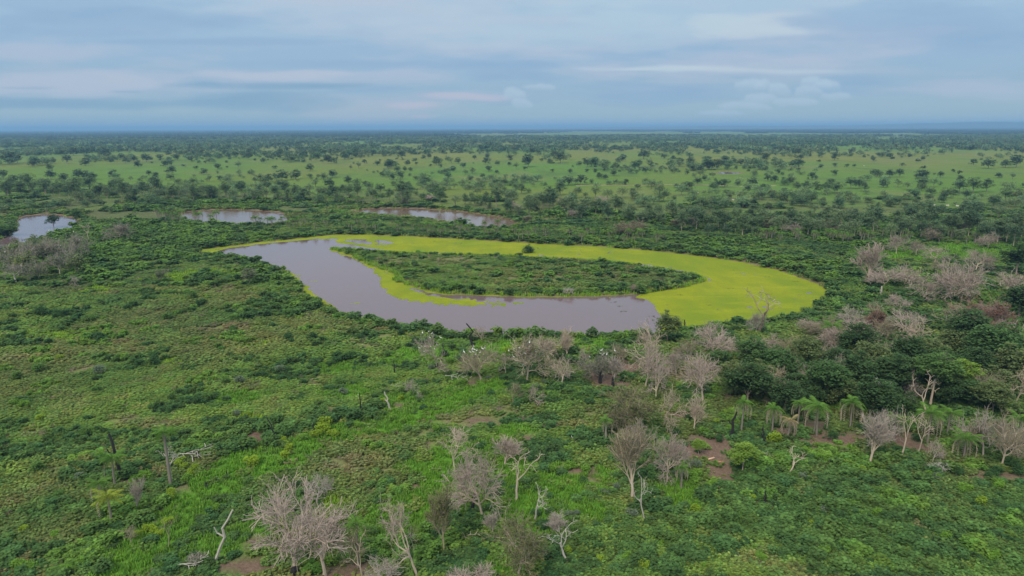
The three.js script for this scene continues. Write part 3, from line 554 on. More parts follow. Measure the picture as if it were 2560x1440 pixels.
// labels that say where a thing stands by what is near it
const marks = [];
function mark(label, px, py, p) { if (!/^(thin grey bare|grey-brown leafless|whitish bird|pinkish bare tree in the tree belt)/.test(label)) marks.push({ label, px, py, x: p.x, z: p.z }); }
const landmarks = [];                                             // short names of things a viewer can find
for (const s of `the round-crowned dead tree,1206,1200;the largest dead tree,737,1330;the Y-shaped dead tree,1339,1262;the gnarled dead tree,1042,1360;the broken grey snag,1418,1370;the tall fan-shaped dead tree,1581,1160;the bottom olive-twigged dead tree,1296,1370;the white stripped snag,1611,1260;the wide pinkish dead tree,1668,1140;the lone palm,427,1150;the tall burnt trunk,300,1150;the yellow-green palm,279,1280;the leaning black stick,684,1075;the lone yellow-green bush,628,1160;the dead fan stump,1034,965;the white antler branch,1146,942;the crooked bird tree,1092,880;the vase-shaped bird tree,1203,910;the broad bird tree,1318,905;the airy dead tree,1404,935;the bare soil below the birds,1500,945;the dry bushy dead tree,1576,1015;the tall white stork,1431,1096;the cut log,1777,1148;the leftmost skirted palm,1853,1045;the withered palm,1969,1070;the double-trunked palm,2038,1055;the white log,2099,1141;the large soil patch,2120,1104;the dark skirted palm,2318,1080;the tall right palm,2365,1062;the right grey dead tree,2457,1095;the white twig tangle,2355,1175;the bent thin dead tree,1969,1160;the black stump,1912,1245;the small lime bush,2030,1310;the lower right corner,2540,1430;the lower left corner,20,1430;the left picture edge,10,1040;the small forked snag,199,853;the cluster of stumps,186,705;the lake's left bank,700,700;the lake's near bank,950,800;the olive shore tree,1668,830;the two-forked bare tree,1898,780;the bleached curling branch,482,1415;the pale arched limb,560,1350;the leafy bottom palm,896,1370;the bottom soil patch,620,1425;the spreading tan dead tree,1138,1125;the whitish fallen branches,492,1135;the black post,902,1008;the island's left end,840,625;the island's right end,1755,690;the leafy island tree,1322,630;the left pond,110,560;the middle pond,610,540;the right pond,1120,540;the pale far pool,1820,432;the cattle clearing,1897,473;the right-hand white cattle,2340,514;the bare pond tree,1248,548;the lake's right end,2060,725;the palm row,2030,600;the right picture edge,2550,480;the dirt track,1560,466;the left edge of the plain,10,440;the horizon's middle,1280,360;the horizon's left end,60,360;the horizon's right end,2500,360;the far plain's left,500,390;the far plain's right,2050,380;the pale pond dead tree,1295,515`.split(';')) { const [n, x, y] = s.split(','); landmarks.push([n, +x, +y]); }
const asked = [];                                                 // [object, kind words, px, py, group]
function placeLabels() {
  const seen = new Map(), rank = ['nearest', 'second nearest', 'third nearest', 'fourth nearest', 'fifth nearest', 'sixth nearest'];
  for (const q of asked) {
    let best = 1e9, L; for (const l of landmarks) { const d = Math.hypot(l[1] - q.px, (l[2] - q.py) * 1.5); if (d < best) { best = d; L = l; } }
    const dx = q.px - L[1], dy = (q.py - L[2]) * 1.5, side = Math.abs(dx) > Math.abs(dy) ? (dx > 0 ? 'right of' : 'left of') : (dy > 0 ? 'in front of' : 'behind'), key = q.what + side + L[0];
    if (!seen.has(key)) seen.set(key, []); seen.get(key).push({ q, best, text: `${side} ${L[0]}` });
  }
  for (const list of seen.values()) { list.sort((a, b) => a.best - b.best); list.forEach(({ q, text }, i) => { q.o.userData.group = q.group; q.o.userData.label = list.length === 1 ? `${q.what} ${text}` : i < 6 ? `${q.what}, ${rank[i]} one ${text}` : `${q.what}, one of those farther ${text}`; }); }
}

// --- bare dead trees
const rd = rng(1234);
const used = { fan: 0, open: 0, snag: 0, upright: 0 };
function deadTree(name, label, kind, tone, px, py, h, w, { lean = 0, twig = tone, charred = 0, leafy = null, dead = 'dead tree', turn } = {}) {
  const p = stand(px, py), H = metres(p, h), Wd = w * perPixel(p); mark(label, px, py - h * .5, p); const v = bare[kind][used[kind]++ % bare[kind].length];
  const o = root(name, p.x, p.y - .1, p.z, 0), a = turn ?? rd() * 6.28;
  tag(o, label, dead);
  const box = v.w[1] || v.w[0]; box.boundingBox || box.computeBoundingBox();
  const rad = Math.max(-box.boundingBox.min.x, box.boundingBox.max.x, -box.boundingBox.min.z, box.boundingBox.max.z) * 1.42, sx = Wd / rad;
  const inner = (m) => { m.scale.set(sx, H, sx); m.rotation.set(0, a, 0); };
  if (lean) o.rotation.z = lean;
  const t = part('trunk', v.w[0], woodMats[tone === 'pink' ? 'pale' : tone], o); inner(t);
  if (v.w[1]) { const q = part('twigs', v.w[1], twigMats[twig], o); q.userData.kind = 'stuff'; inner(q); }
  if (charred) { const f = new Faces(), tr = v.sk[0], pts = tr.pts.filter((_, i) => i <= 2); const b = v.w[0].boundingBox || (v.w[0].computeBoundingBox(), v.w[0].boundingBox); tube([new THREE.Vector3(0, 0, 0), new THREE.Vector3(0, charred * .6, 0), new THREE.Vector3(0, charred, 0)], [.05, .04, .02], 6, f, [1, 1, 1]); const c = part('charred_base', f.build(), woodMats.black, o); c.scale.set(H, H, H); }
  if (leafy) { const m = part('leaves', leafyGeo(kind, v), leafy, o); inner(m); }
    return o;
}
const leafyCache = new Map();
function leafyGeo(kind, v) {
  if (leafyCache.has(v)) return leafyCache.get(v);
  const r = rng(v.w[0].id * 7 + 3), f = new Faces(); let top = 0;
  for (const l of v.sk) for (const p of l.pts) top = Math.max(top, p.y);
  for (const l of v.sk) if (l.level >= 2 && r() < (l.level === 2 ? .5 : .22)) { const p = l.pts[l.pts.length - 1], kc = tint(r, .2); for (let i = 0; i < 7; i++) { const k = tint(r, .2); randomLeaf(f, r, (p.x + (r() - .5) * .07) / top, (p.y + (r() - .5) * .06) / top, (p.z + (r() - .5) * .07) / top, .03, [k[0] * kc[0], k[1] * kc[1], k[2] * kc[2]]); } }
  const g = f.build(); leafyCache.set(v, g); return g;
}
const leafOlive = leafMat([0.13, 0.15, 0.05]), leafGrey = leafMat([0.12, 0.14, 0.085]), leafGreen = leafMat([0.09, 0.16, 0.035]), leafRust = leafMat([0.22, 0.12, 0.08]);
const D = (label, kind, tone, px, py, h, w, opt) => deadTree('dead_tree', label, kind, tone, px, py, h, w, opt);
// foreground, from the bottom edge upwards
D('largest bare dead tree at the bottom edge with a wide tangle of pinkish-grey twigs', 'fan', 'pink', 737, 1436, 205, 230, { charred: .1, twig: 'pink' });
D('forked pale dead tree close to the right of the largest one at the bottom edge', 'open', 'pale', 812, 1440, 150, 140, { twig: 'pink' });
D('small bare crown with curling twigs just above the largest dead tree', 'open', 'grey', 792, 1262, 70, 110);
D('full round-crowned dead tree with a pale straight trunk in the middle foreground', 'fan', 'pale', 1206, 1298, 166, 150, { twig: 'pink' });
D('spreading tan dead tree left behind the round-crowned one', 'open', 'pale', 1138, 1178, 106, 116, { twig: 'pale' });
D('small pinkish broken dead tree right behind the round-crowned one', 'upright', 'pink', 1262, 1164, 72, 76);
D('thin leaning dead trunk with a twisted top, right of the round-crowned dead tree', 'snag', 'pale', 1290, 1254, 112, 84, { lean: -.16 });
D('small Y-shaped pale dead tree standing alone in green grass', 'snag', 'white', 1339, 1302, 82, 66);
D('gnarled forked dead tree low at the bottom centre with spreading crooked limbs', 'open', 'pale', 1042, 1438, 156, 150, { twig: 'pink' });
D('slender upright dead tree with tangled creepers beside the gnarled forked one', 'upright', 'olive', 1110, 1384, 156, 62, { leafy: leafOlive });
D('olive-twigged dead tree with some leaves at the bottom centre', 'fan', 'pale', 1296, 1442, 160, 116, { twig: 'olive', leafy: leafOlive });
D('broken grey snag with hanging dead vines at the bottom right of centre', 'snag', 'white', 1418, 1402, 72, 92, { lean: .1 });
D('thin bare twigs rising behind the broken grey snag', 'upright', 'grey', 1396, 1335, 44, 60);
D('tall upright fan-shaped dead tree with a long bare trunk, right of centre', 'upright', 'pale', 1581, 1247, 178, 106, { twig: 'olive' });
D('wide pinkish dead tree behind and right of the tall fan-shaped one', 'fan', 'pink', 1668, 1204, 120, 104);
D('white stripped snag with a few grey twigs below the tall fan-shaped tree', 'snag', 'white', 1611, 1300, 98, 54);
D('leafless fuzzy brownish crown above the tall fan-shaped dead tree', 'fan', 'pink', 1588, 1130, 86, 78);
D('dead crown cut off by the bottom edge, centre', 'fan', 'pink', 1186, 1480, 70, 130);
D('dead crown cut off by the bottom edge, left of the gnarled forked tree', 'open', 'grey', 965, 1480, 70, 90);
D('small dry dead bush in the grass near the bottom edge, left', 'open', 'grey', 484, 1418, 30, 56);
D('thin grey sapling skeleton among palms at the lower left', 'upright', 'grey', 344, 1282, 74, 34);
D('pale crooked dead tree bent against the lone palm at the lower left', 'snag', 'white', 428, 1194, 62, 58, { lean: .3 });
D('two-forked small dead tree with creepers at the lower left edge of the grass', 'snag', 'olive', 420, 1372, 66, 40, { leafy: leafOlive });
D('dry tangled dead bush under the lime-green bushes at the lower left', 'open', 'olive', 332, 1362, 40, 50);
// egret roosts below the lake
D('crooked pinkish dead tree full of white birds with a black burnt foot', 'open', 'pink', 1092, 920, 98, 109, { charred: .14 });
D('vase-shaped tan dead tree with white birds below the black leaning trunk', 'fan', 'pale', 1203, 951, 102, 109, { twig: 'olive' });
D('broad greenish dead tree crowded with white birds, middle of the roosts', 'fan', 'pale', 1318, 955, 119, 123, { leafy: leafOlive });
D('second olive crown joined to the broad roost tree on its right', 'open', 'olive', 1350, 930, 98, 83, { twig: 'pale' });
D('airy dead tree with white branches right of the broad roost tree', 'open', 'pale', 1404, 971, 89, 99);
D('tall thin yellowish dead tree rising above the shore bushes', 'upright', 'pale', 1418, 898, 82, 44);
D('greyish sparse roost tree on a black burnt stem by the bare soil', 'fan', 'grey', 1500, 958, 86, 84, { charred: .32, leafy: leafGrey });
D('thin grey roost tree next to the one on the black stem', 'upright', 'grey', 1532, 965, 80, 48, { charred: .3 });
D('big twisted pale dead tree overlapping the water at right of the roosts', 'open', 'pale', 1616, 918, 119, 123);
D('pinkish-grey dead tree standing below the big twisted one', 'fan', 'pink', 1613, 968, 110, 116);
D('dead fan-shaped stump of bare limbs in the grass left of the roosts', 'open', 'grey', 1034, 988, 50, 62);
D('little dead bush beside the black leaning trunk at the water', 'open', 'pink', 1203, 853, 42, 36);
D('dry bushy dead tree with olive leaves right of centre', 'fan', 'olive', 1576, 1066, 112, 128, { leafy: leafOlive });
D('leaning bare tree with olive leaves at the right of the dry bushy one', 'open', 'pale', 1659, 1068, 112, 92, { leafy: leafOlive, lean: -.14 });
D('small tangled dead bush under the roost trees', 'open', 'olive', 1284, 1008, 52, 62, { leafy: leafOlive });
D('tall two-forked bare tree standing against the duckweed', 'snag', 'brown', 1898, 832, 112, 84, { twig: 'grey' });
D('grey fuzzy low dead tree at the foot of the two-forked bare tree', 'fan', 'grey', 1892, 836, 62, 52);
// right-hand dead wood
D('low flat-topped pinkish dead tree below the duckweed', 'fan', 'pink', 1779, 896, 92, 126);
D('round pinkish-grey dead tree in front of the dark wood', 'fan', 'pink', 1757, 1006, 124, 124);
D('tall pinkish dead tree on the far shore, leftmost of the right-hand dead wood', 'upright', 'pink', 2170, 709, 98, 64);
D('wide dead tree with a pale forked foot in the right-hand dead wood', 'fan', 'pink', 2216, 724, 60, 88);
D('small dead tree with thick white forks in the right-hand dead wood', 'fan', 'pale', 2308, 754, 52, 76, { twig: 'pink' });
D('dense high pinkish dead tree in the middle of the right-hand dead wood', 'fan', 'pink', 2368, 754, 106, 94);
D('dense pinkish dead tree right of the middle one with a splayed pale foot', 'fan', 'pink', 2402, 757, 90, 102);
D('dark-stemmed pinkish dead tree at the right edge of the dead wood', 'fan', 'pink', 2523, 754, 78, 72);
D('dome-shaped reddish dead tree behind the dark wood, far right', 'fan', 'brown', 2456, 846, 90, 124, { leafy: leafRust });
D('big pale gnarled dead tree above the dark wood', 'open', 'pale', 2308, 892, 96, 126);
D('small reddish-topped tree left of the big pale gnarled one', 'upright', 'brown', 2176, 836, 62, 52, { leafy: leafRust });
D('leaning white dead trunk at the right picture edge', 'snag', 'white', 2556, 892, 92, 44, { lean: .12 });
[[2063, 852, 66, 96, 'fan'], [2092, 880, 62, 84, 'fan'], [2137, 852, 60, 84, 'fan'], [2212, 860, 60, 92, 'fan'], [2268, 838, 58, 88, 'open'], [1922, 892, 60, 80, 'fan'], [1968, 898, 62, 70, 'fan'], [2072, 900, 50, 66, 'open'], [2020, 836, 44, 60, 'fan'], [1960, 1010, 60, 104, 'fan'], [2530, 956, 70, 60, 'open'], [2260, 720, 56, 70, 'fan'], [2330, 690, 44, 66, 'open'], [2438, 680, 50, 64, 'fan'], [2336, 660, 44, 50, 'open'], [1850, 900, 46, 60, 'fan'], [2240, 900, 46, 80, 'fan']].forEach(([x, y, h, w, k], i) => {
  const o = D('grey-brown leafless tree in the thick belt of dead crowns right of the lake', k, i % 3 ? 'pink' : 'olive', x, y, h, w); asked.push({ o, what: 'grey-brown leafless tree', px: x, py: y - h / 2, group: 'leafless trees in the dead belt right of the lake' });
});
D('bushy dead tree with upswept twigs before the soil patch, right', 'upright', 'pink', 2174, 1164, 118, 82, { twig: 'grey' });
D('twin-stemmed pale dead tree right of the bushy one by the soil patch', 'snag', 'pale', 2250, 1150, 114, 56);
D('single pale crooked dead stem beside the skirted palm on the right', 'snag', 'pale', 2293, 1140, 96, 46);
D('grey spreading dead tree at the right between palms', 'open', 'grey', 2457, 1147, 114, 92);
D('grey-green dead tree with a white forked trunk near the right edge', 'fan', 'pale', 2504, 1168, 120, 92, { twig: 'olive' });
D('thin pale sapling skeleton left of the fan palms', 'upright', 'pale', 1735, 1076, 78, 46);
D('bent thin dead tree below the soil patch', 'snag', 'pale', 1969, 1190, 64, 56, { lean: -.1 });
D('little forked dead stem below the palms', 'snag', 'white', 1910, 1153, 24, 24, { lean: -.3 });
D('white tangle of fallen twigs on the slope at the right', 'open', 'white', 2355, 1186, 26, 54);
D('long pale bare trunk carrying twigs in the dark wood', 'snag', 'pale', 2318, 1044, 92, 60);
D('white crooked trunk in the dark wood near the palms', 'snag', 'white', 2200, 1040, 80, 60);
D('dead whitish tree at the right edge of the dark wood', 'open', 'pale', 2535, 1016, 104, 72);
D('small stripped root tree at the island shore', 'open', 'white', 1424, 738, 22, 30);
D('dry brown bush near the right end of the island', 'fan', 'brown', 1580, 728, 18, 36);
D('bare tree on the bank of the pond behind the lake', 'open', 'brown', 1248, 566, 34, 32);
D('pale dead tree behind the right pond', 'upright', 'pale', 1295, 534, 32, 30);
D('brown bushy half-dead tree above the duckweed', 'fan', 'brown', 1579, 590, 46, 82, { leafy: leafOlive });
D('pinkish bushy half-dead tree at the left behind the meadow', 'fan', 'pink', 302, 602, 42, 68, { leafy: leafGrey });
D('lone bare tree on the left bank above the roost', 'snag', 'pale', 223, 603, 40, 34);
D('bare dead palm-like tree at the left shore of the lake', 'upright', 'grey', 625, 712, 42, 44, { leafy: leafGreen });
D('short dead tree in the left meadow', 'upright', 'grey', 399, 708, 32, 28, { leafy: leafGreen });
D('weathered double stump in the left meadow', 'snag', 'olive', 424, 697, 26, 22);
D('cluster of grey stumps in the left meadow', 'open', 'grey', 186, 716, 26, 34);
// the whitened roost at the left edge
[[24, 676, 56, 52], [56, 684, 66, 60], [92, 668, 60, 66], [128, 664, 62, 56], [150, 688, 58, 54], [182, 664, 70, 60], [206, 648, 60, 50], [64, 650, 44, 60], [118, 640, 44, 64], [168, 636, 46, 56], [196, 672, 40, 50], [40, 706, 46, 50], [98, 700, 50, 50], [10, 664, 50, 40]].forEach(([x, y, h, w], i) => {
  const o = D('whitish bird-stained dead tree in the grey grove at the left edge', i % 2 ? 'open' : 'fan', i % 3 ? 'white' : 'grey', x, y, h, w, { twig: 'grey', leafy: i % 2 ? leafGrey : leafGreen }); asked.push({ o, what: 'whitish bird-stained dead tree', px: x, py: y - h / 2, group: 'whitened dead trees in the left-edge grove' });
});
// pinkish bare trees in the belt behind the lake
[[1725, 566, 30, 48], [1920, 580, 36, 38], [1985, 588, 34, 48], [2066, 580, 32, 48], [2388, 586, 34, 50], [2330, 606, 40, 40], [2240, 636, 50, 46], [1690, 570, 26, 30], [1500, 508, 22, 40], [1400, 512, 20, 40], [1080, 505, 20, 36], [1012, 512, 22, 26], [1430, 545, 24, 40], [1320, 560, 22, 30], [2470, 622, 40, 50], [2290, 640, 36, 36]].forEach(([x, y, h, w], i) => {
  const o = D('pinkish bare tree in the tree belt behind the lake', i % 3 === 1 ? 'upright' : 'fan', 'pink', x, y, h, w, i % 2 ? { leafy: leafOlive } : {}); asked.push({ o, what: 'pinkish bare tree', px: x, py: y - h / 2, group: 'pinkish bare trees in the belt behind the lake' });
});

// more of the loose belt of bare trees from the centre to the right
[[1460, 925, 60, 50, 'open'], [1545, 905, 56, 46, 'fan'], [1640, 1000, 84, 70, 'open'], [1690, 940, 70, 76, 'fan'], [1720, 900, 60, 70, 'fan'], [1830, 960, 56, 60, 'open'], [1330, 1010, 54, 60, 'open'], [1545, 1080, 64, 60, 'fan'], [1700, 1190, 84, 80, 'open'], [2010, 960, 60, 70, 'open'], [2080, 1010, 50, 56, 'upright'], [2215, 1110, 84, 60, 'open'], [2330, 1160, 60, 50, 'open'], [2420, 1130, 80, 60, 'upright'], [2545, 1150, 90, 70, 'fan'], [2480, 1120, 64, 60, 'open'], [1360, 900, 60, 56, 'upright'], [1265, 935, 50, 44, 'open'], [2160, 880, 60, 76, 'fan'], [2390, 830, 64, 80, 'open'], [2120, 820, 56, 70, 'fan'], [2500, 860, 66, 70, 'open'], [905, 1440, 110, 90, 'open'], [1232, 1340, 60, 40, 'upright'], [1730, 1180, 50, 54, 'open'], [1930, 1000, 84, 66, 'open'], [2020, 985, 80, 60, 'upright'], [2100, 960, 74, 66, 'open'], [2190, 985, 84, 60, 'open'], [2260, 1000, 80, 64, 'fan'], [2370, 985, 84, 60, 'open'], [2440, 1010, 80, 66, 'open'], [2490, 960, 76, 60, 'fan'], [2240, 780, 44, 60, 'fan'], [2180, 800, 50, 60, 'open']].forEach(([x, y, h, w, k], i) => {
  const o = D('thin grey bare tree in the loose belt', k, ['grey', 'pale', 'pink', 'grey'][i % 4], x, y, h, w, { twig: ['pink', 'olive', 'grey'][i % 3] }); asked.push({ o, what: 'thin grey bare tree', px: x, py: y - h / 2, group: 'thin bare trees of the loose belt' });
});

// --- burnt black trunks
const burnt = [];
function pole(name, label, tone, px, py, topx, topy, thick, cat, kink = .3, fork = 0) {
  const p = stand(px, py), H = metres(p, py - topy), dx = (topx - px) * perPixel(p), r = rng(px * 3 + py), o = root(name, p.x, p.y - .2, p.z), f = new Faces(), pts = [], V = (a, b, c) => new THREE.Vector3(a, b, c), R = thick * perPixel(p) / 2;
  for (let i = 0; i <= 6; i++) { const t = i / 6; pts.push(V(dx * (t + kink * Math.sin(t * 3.14) * (t > .5 ? -.6 : .2)) + (i && i < 6 ? (r() - .5) * R : 0), (H + .2) * t, (r() - .5) * R * 1.2)); }
  tube(pts, pts.map((_, i) => R * (1.15 - .1 * i)), 6, f);
  tag(o, label, cat); part('trunk', f.build(), woodMats[tone], o);
  for (let i = 0; i < fork; i++) { const g = new Faces(), b = pts[3 + i], s = i % 2 ? 1 : -1; tube([b, V(b.x + s * H * .12, b.y + H * .08, b.z), V(b.x + s * H * .16, b.y + H * .2, b.z + .1)], [R * .6, R * .45, R * .25], 5, g); part('branch', g.build(), woodMats[tone], o); }
  return o;
}
const B = (label, px, py, tx, ty, th, kink, fork) => pole('burnt_trunk', label, 'black', px, py, tx, ty, th, 'burnt trunk', kink, fork);
B('black kinked trunk leaning out over the lake at its near shore', 1187, 868, 1167, 809, 6, 1, 0);
B('tall thin black burnt trunk left of the lone palm', 306, 1196, 289, 1104, 8, .3, 1);
B('leaning black stick in the scrub left of centre', 694, 1100, 672, 1048, 4, .2, 0);
B('black post in the bushes left of the dead fan stump', 902, 1032, 902, 984, 4, 0, 0);
B('thin black post in the green left of the bird trees', 987, 934, 986, 904, 3.5, 0, 0);
B('thin black post beside the crooked bird tree', 1111, 884, 1108, 858, 3.5, 0, 0);
B('thick black forked trunk among the fan palms', 1823, 1094, 1836, 1034, 7, .4, 1);
B('black bent trunk with a pale top below the palms', 1914, 1110, 1904, 1072, 5, .2, 1);
B('short black stump in the scrub at the lower right', 1913, 1256, 1911, 1230, 5, 0, 1);
B('black burnt trunk under the round-crowned dead tree', 1183, 1272, 1186, 1228, 9, .1, 0);
B('thin black stick on the grass left of the largest dead tree', 566, 1194, 567, 1178, 3.5, 0, 0);
B('black stick behind the bare crown at the lower left', 786, 1088, 785, 1056, 3.5, 0, 0);
B('dark snag at the island edge of the weed, beside the olive shore tree', 1712, 822, 1710, 800, 4, .1, 0);
B('small forked black snag in the left meadow', 198, 860, 200, 846, 3, .2, 2);
B('black stub in the green strip at the lower left', 517, 1222, 516, 1208, 6, 0, 0);
const S = (name, label, tone, a, b, c, d, th, cat) => pole(name, label, tone, a, b, c, d, th, cat, .25, 1);
S('pale_trunk', 'leaning bare pale stick left of the dead fan stump', 'white', 977, 1024, 963, 982, 5, 'dead trunk');
S('pale_trunk', 'pale straight leaning stick behind the fan palms', 'pale', 2163, 1060, 2148, 1016, 5, 'dead trunk');
S('pale_trunk', 'white pale trunk standing in the right-hand dead wood bushes', 'white', 2202, 740, 2202, 718, 4, 'dead trunk');
S('pale_trunk', 'pale arched dead limb rising at the left of the largest dead tree', 'white', 534, 1406, 586, 1300, 7, 'dead trunk');

// --- fallen wood
function fallen(name, label, tone, px, py, wpx, hpx, seed, cat = 'fallen branch', spread = .8) {
  const p = stand(px, py), Wd = wpx * perPixel(p), o = root(name, p.x, p.y + .1, p.z, 0); tag(o, label, cat);
  const sk = skeleton(seed, { len: .5, r: .014, curl: .5, segs: 5, taper: .6 }, [{ n: 5, len: .4, spread, rad: .7, from: .2, curl: .7, rise: 0, segs: 4 }, { n: 3, len: .22, spread: .8, rad: .6, from: .3, curl: .8, rise: 0, segs: 3, min: .007 }]);
  const [a] = wood(sk, rng(seed), 9); a.rotateZ(-1.25); a.computeBoundingBox(); const b = a.boundingBox; a.translate(-(b.min.x + b.max.x) / 2, -b.min.y * .55, 0); const s = Wd / (b.max.x - b.min.x);
  const m = part('limbs', a, woodMats[tone], o); m.scale.set(s, Math.min(s, metres(p, hpx) / (b.max.y - b.min.y)), s * .8);
}
fallen('fallen_branch', 'whitish fallen branches lying in the scrub right of the lone palm', 'white', 492, 1144, 82, 36, 501);
fallen('fallen_branch', 'white antler-shaped fallen branch below the bird trees', 'white', 1146, 946, 66, 22, 502);
fallen('fallen_branch', 'small curved white branch in the grass left of centre', 'white', 1008, 1124, 26, 10, 503);
fallen('fallen_branch', 'bleached curling branch in the bottom grass, left of the largest dead tree', 'white', 482, 1424, 66, 30, 504);
fallen('fallen_branch', 'tan branch lying over the water weeds on the far side of the duckweed', 'brown', 1892, 668, 32, 12, 505);
fallen('fallen_branch', 'grey limbs lying left of the dead fan stump', 'white', 990, 968, 26, 10, 506);
fallen('fallen_branch', 'pale long limb lying between the bottom dead trees', 'pale', 1182, 1352, 60, 26, 507);
function log(label, rgb, px, py, lpx, thick, turn) {
  const p = stand(px, py), L = lpx * perPixel(p), R = thick * perPixel(p) / 2, o = root('fallen_log', p.x, p.y + R * .8, p.z, turn); tag(o, label, 'log');
  const f = new Faces(); tube([-.5, -.25, 0, .25, .5].map((t) => new THREE.Vector3(t * L, Math.sin(t * 3) * R * .2, 0)), [R, R * .95, R, R * .9, R * .7], 8, f);
  part('trunk', f.build(), mat(rgb), o); const g = new Faces(); tube([new THREE.Vector3(L * .2, 0, 0), new THREE.Vector3(L * .3, R * 2.2, R)], [R * .45, R * .3], 6, g); part('branch_stub', g.build(), mat(rgb), o);
}
log('short white log lying in the green below the soil patch', [0.72, 0.72, 0.7], 2099, 1142, 14, 4.5, .25);
log('orange-tan cut log lying on the bare soil', [0.62, 0.42, 0.28], 1777, 1148, 19, 4, .35);
log('thin reddish-brown log beside the cut one on the bare soil', [0.4, 0.2, 0.09], 1797, 1156, 26, 4, -.3);
// ------------------------------------------------------------------ living trees
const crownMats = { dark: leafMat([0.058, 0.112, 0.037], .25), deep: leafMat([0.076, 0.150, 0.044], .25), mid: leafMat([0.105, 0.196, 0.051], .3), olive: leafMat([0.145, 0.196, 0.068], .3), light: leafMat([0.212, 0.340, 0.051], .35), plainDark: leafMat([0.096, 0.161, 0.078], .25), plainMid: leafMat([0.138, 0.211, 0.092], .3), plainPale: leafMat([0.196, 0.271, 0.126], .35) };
const crownNear = [1, 2, 3, 4].map((i) => crown(600 + i, 130, 34, .052, .72 + .08 * (i % 2)));
const crownMid = [1, 2, 3, 4].map((i) => crown(670 + i, 120, 20, .052, .74 + .07 * (i % 3), { r: .12 }));
const crownFar = [1, 2, 3, 4, 5].map((i) => crown(620 + i, 80, 16, .085, .72 + .07 * (i % 3), { r: .13 }));
const crownOpen = [1, 2, 3].map((i) => crown(640 + i, 54, 16, .07, .74, { r: .11, hollow: .3 }));
const crownMidOpen = [1, 2, 3].map((i) => crown(690 + i, 90, 18, .05, .76, { r: .1, hollow: .3 }));
const crownTiny = [1, 2, 3].map((i) => crown(660 + i, 34, 9, .14, .66, { r: .12 }));
const stems = [1, 2, 3].map((i) => { const [a] = wood(skeleton(680 + i, { len: .55, r: .05, curl: .2 }, [{ n: 4, len: .5, spread: .6, rad: .55, from: .5, curl: .4, rise: .2, segs: 3 }]), rng(i), 9); fit([a], 1, null); return a; });
const rt = rng(4242);
function tree(name, label, group, crowns, m, px, py, w, { trunk = .3, tall = 1, bark = 'bark', h = null, cat = 'tree', at3 = null } = {}) {
  const p = at3 || stand(px, py), Wd = w * perPixel(p), o = root(name, p.x, p.y - .1, p.z, rt() * 6.28); tag(o, label, cat, group);
  const c = part('crown', crowns[(rt() * crowns.length) | 0], m, o); c.scale.set(Wd, Wd * tall, Wd); c.position.y = Wd * trunk * .8;
  const t = part('trunk', stems[(rt() * 3) | 0], woodMats[bark], o); t.scale.set(Wd * .4, Wd * (trunk * .8 + tall * .42), Wd * .4);
  return o;
}
// the dark wood at the right
const T = (label, m, px, py, w, o) => tree('broadleaf_tree', label, null, crownNear, crownMats[m], px, py, w, o);
T('tall dark green tree in the middle of the right-hand dark wood', 'deep', 2062, 1012, 112, { trunk: .35, tall: 1.05 });
T('round dark tree with dead twigs at the left end of the dark wood', 'dark', 1868, 1010, 116, { trunk: .2 });
T('dark green tree behind the left end of the dark wood', 'deep', 1886, 930, 104, { trunk: .2 });
T('very dark tree behind the tall middle one', 'dark', 2136, 902, 96, { trunk: .25 });
T('blackish-green broad tree at the upper right of the dark wood', 'dark', 2412, 886, 112, { trunk: .25 });
T('wide green tree at the right of the dark wood', 'deep', 2468, 936, 124, { trunk: .2 });
T('dark olive tree right of the tall middle one', 'dark', 2140, 990, 104, { trunk: .3 });
T('deep green crown in the heart of the dark wood', 'dark', 2228, 1000, 110, { trunk: .3 });
T('big dome-shaped blue-green tree on a pale trunk', 'mid', 2325, 1016, 102, { trunk: .75, tall: .8, bark: 'pale' });
T('lighter yellow-green tree next to the dome-shaped one', 'light', 2398, 996, 72, { trunk: .6, bark: 'pale' });
T('small round blue-green tree at the right of the dark wood', 'mid', 2450, 1008, 66, { trunk: .2, tall: 1.1 });
T('grey-green tree at the right edge above the palms', 'olive', 2530, 972, 96, { trunk: .3 });
T('olive tree behind the dome-shaped tree', 'olive', 2300, 930, 100, { trunk: .2 });
T('dark tree at the far right behind the dead wood', 'dark', 2545, 800, 80, { trunk: .3 });
T('dark tree at the right edge behind the dome-shaped dead tree', 'dark', 2540, 690, 70, { trunk: .3 });
T('dark shaded tree under the pale gnarled dead tree', 'dark', 2270, 990, 104, { trunk: .15 });
T('dim tree at the front of the dark wood behind the palms', 'dark', 2180, 1040, 110, { trunk: .15 });
T('shaded tree at the front of the dark wood, left of the fan palms', 'dark', 1960, 1030, 100, { trunk: .12 });
T('olive shore tree with a grey lower half at the near lake shore', 'olive', 1668, 856, 78, { trunk: .35 });
T('small leaning light green tree below the fan palms', 'light', 1856, 1180, 72, { trunk: .35, bark: 'pale' });
T('yellow-green small tree on the bare soil', 'light', 1746, 1136, 36, { trunk: .5 });
T('leafy green tree standing on the far edge of the island', 'deep', 1322, 640, 34, { trunk: .2 });
T('low green tree mass at the left of the left pond', 'mid', 14, 590, 50, { trunk: .02, tall: .7 });
T('dark tree at the right bank of the left pond', 'deep', 192, 556, 30, { trunk: .3 });
T('dark bushy tree standing before the left pond', 'dark', 136, 576, 30, { trunk: .5 });
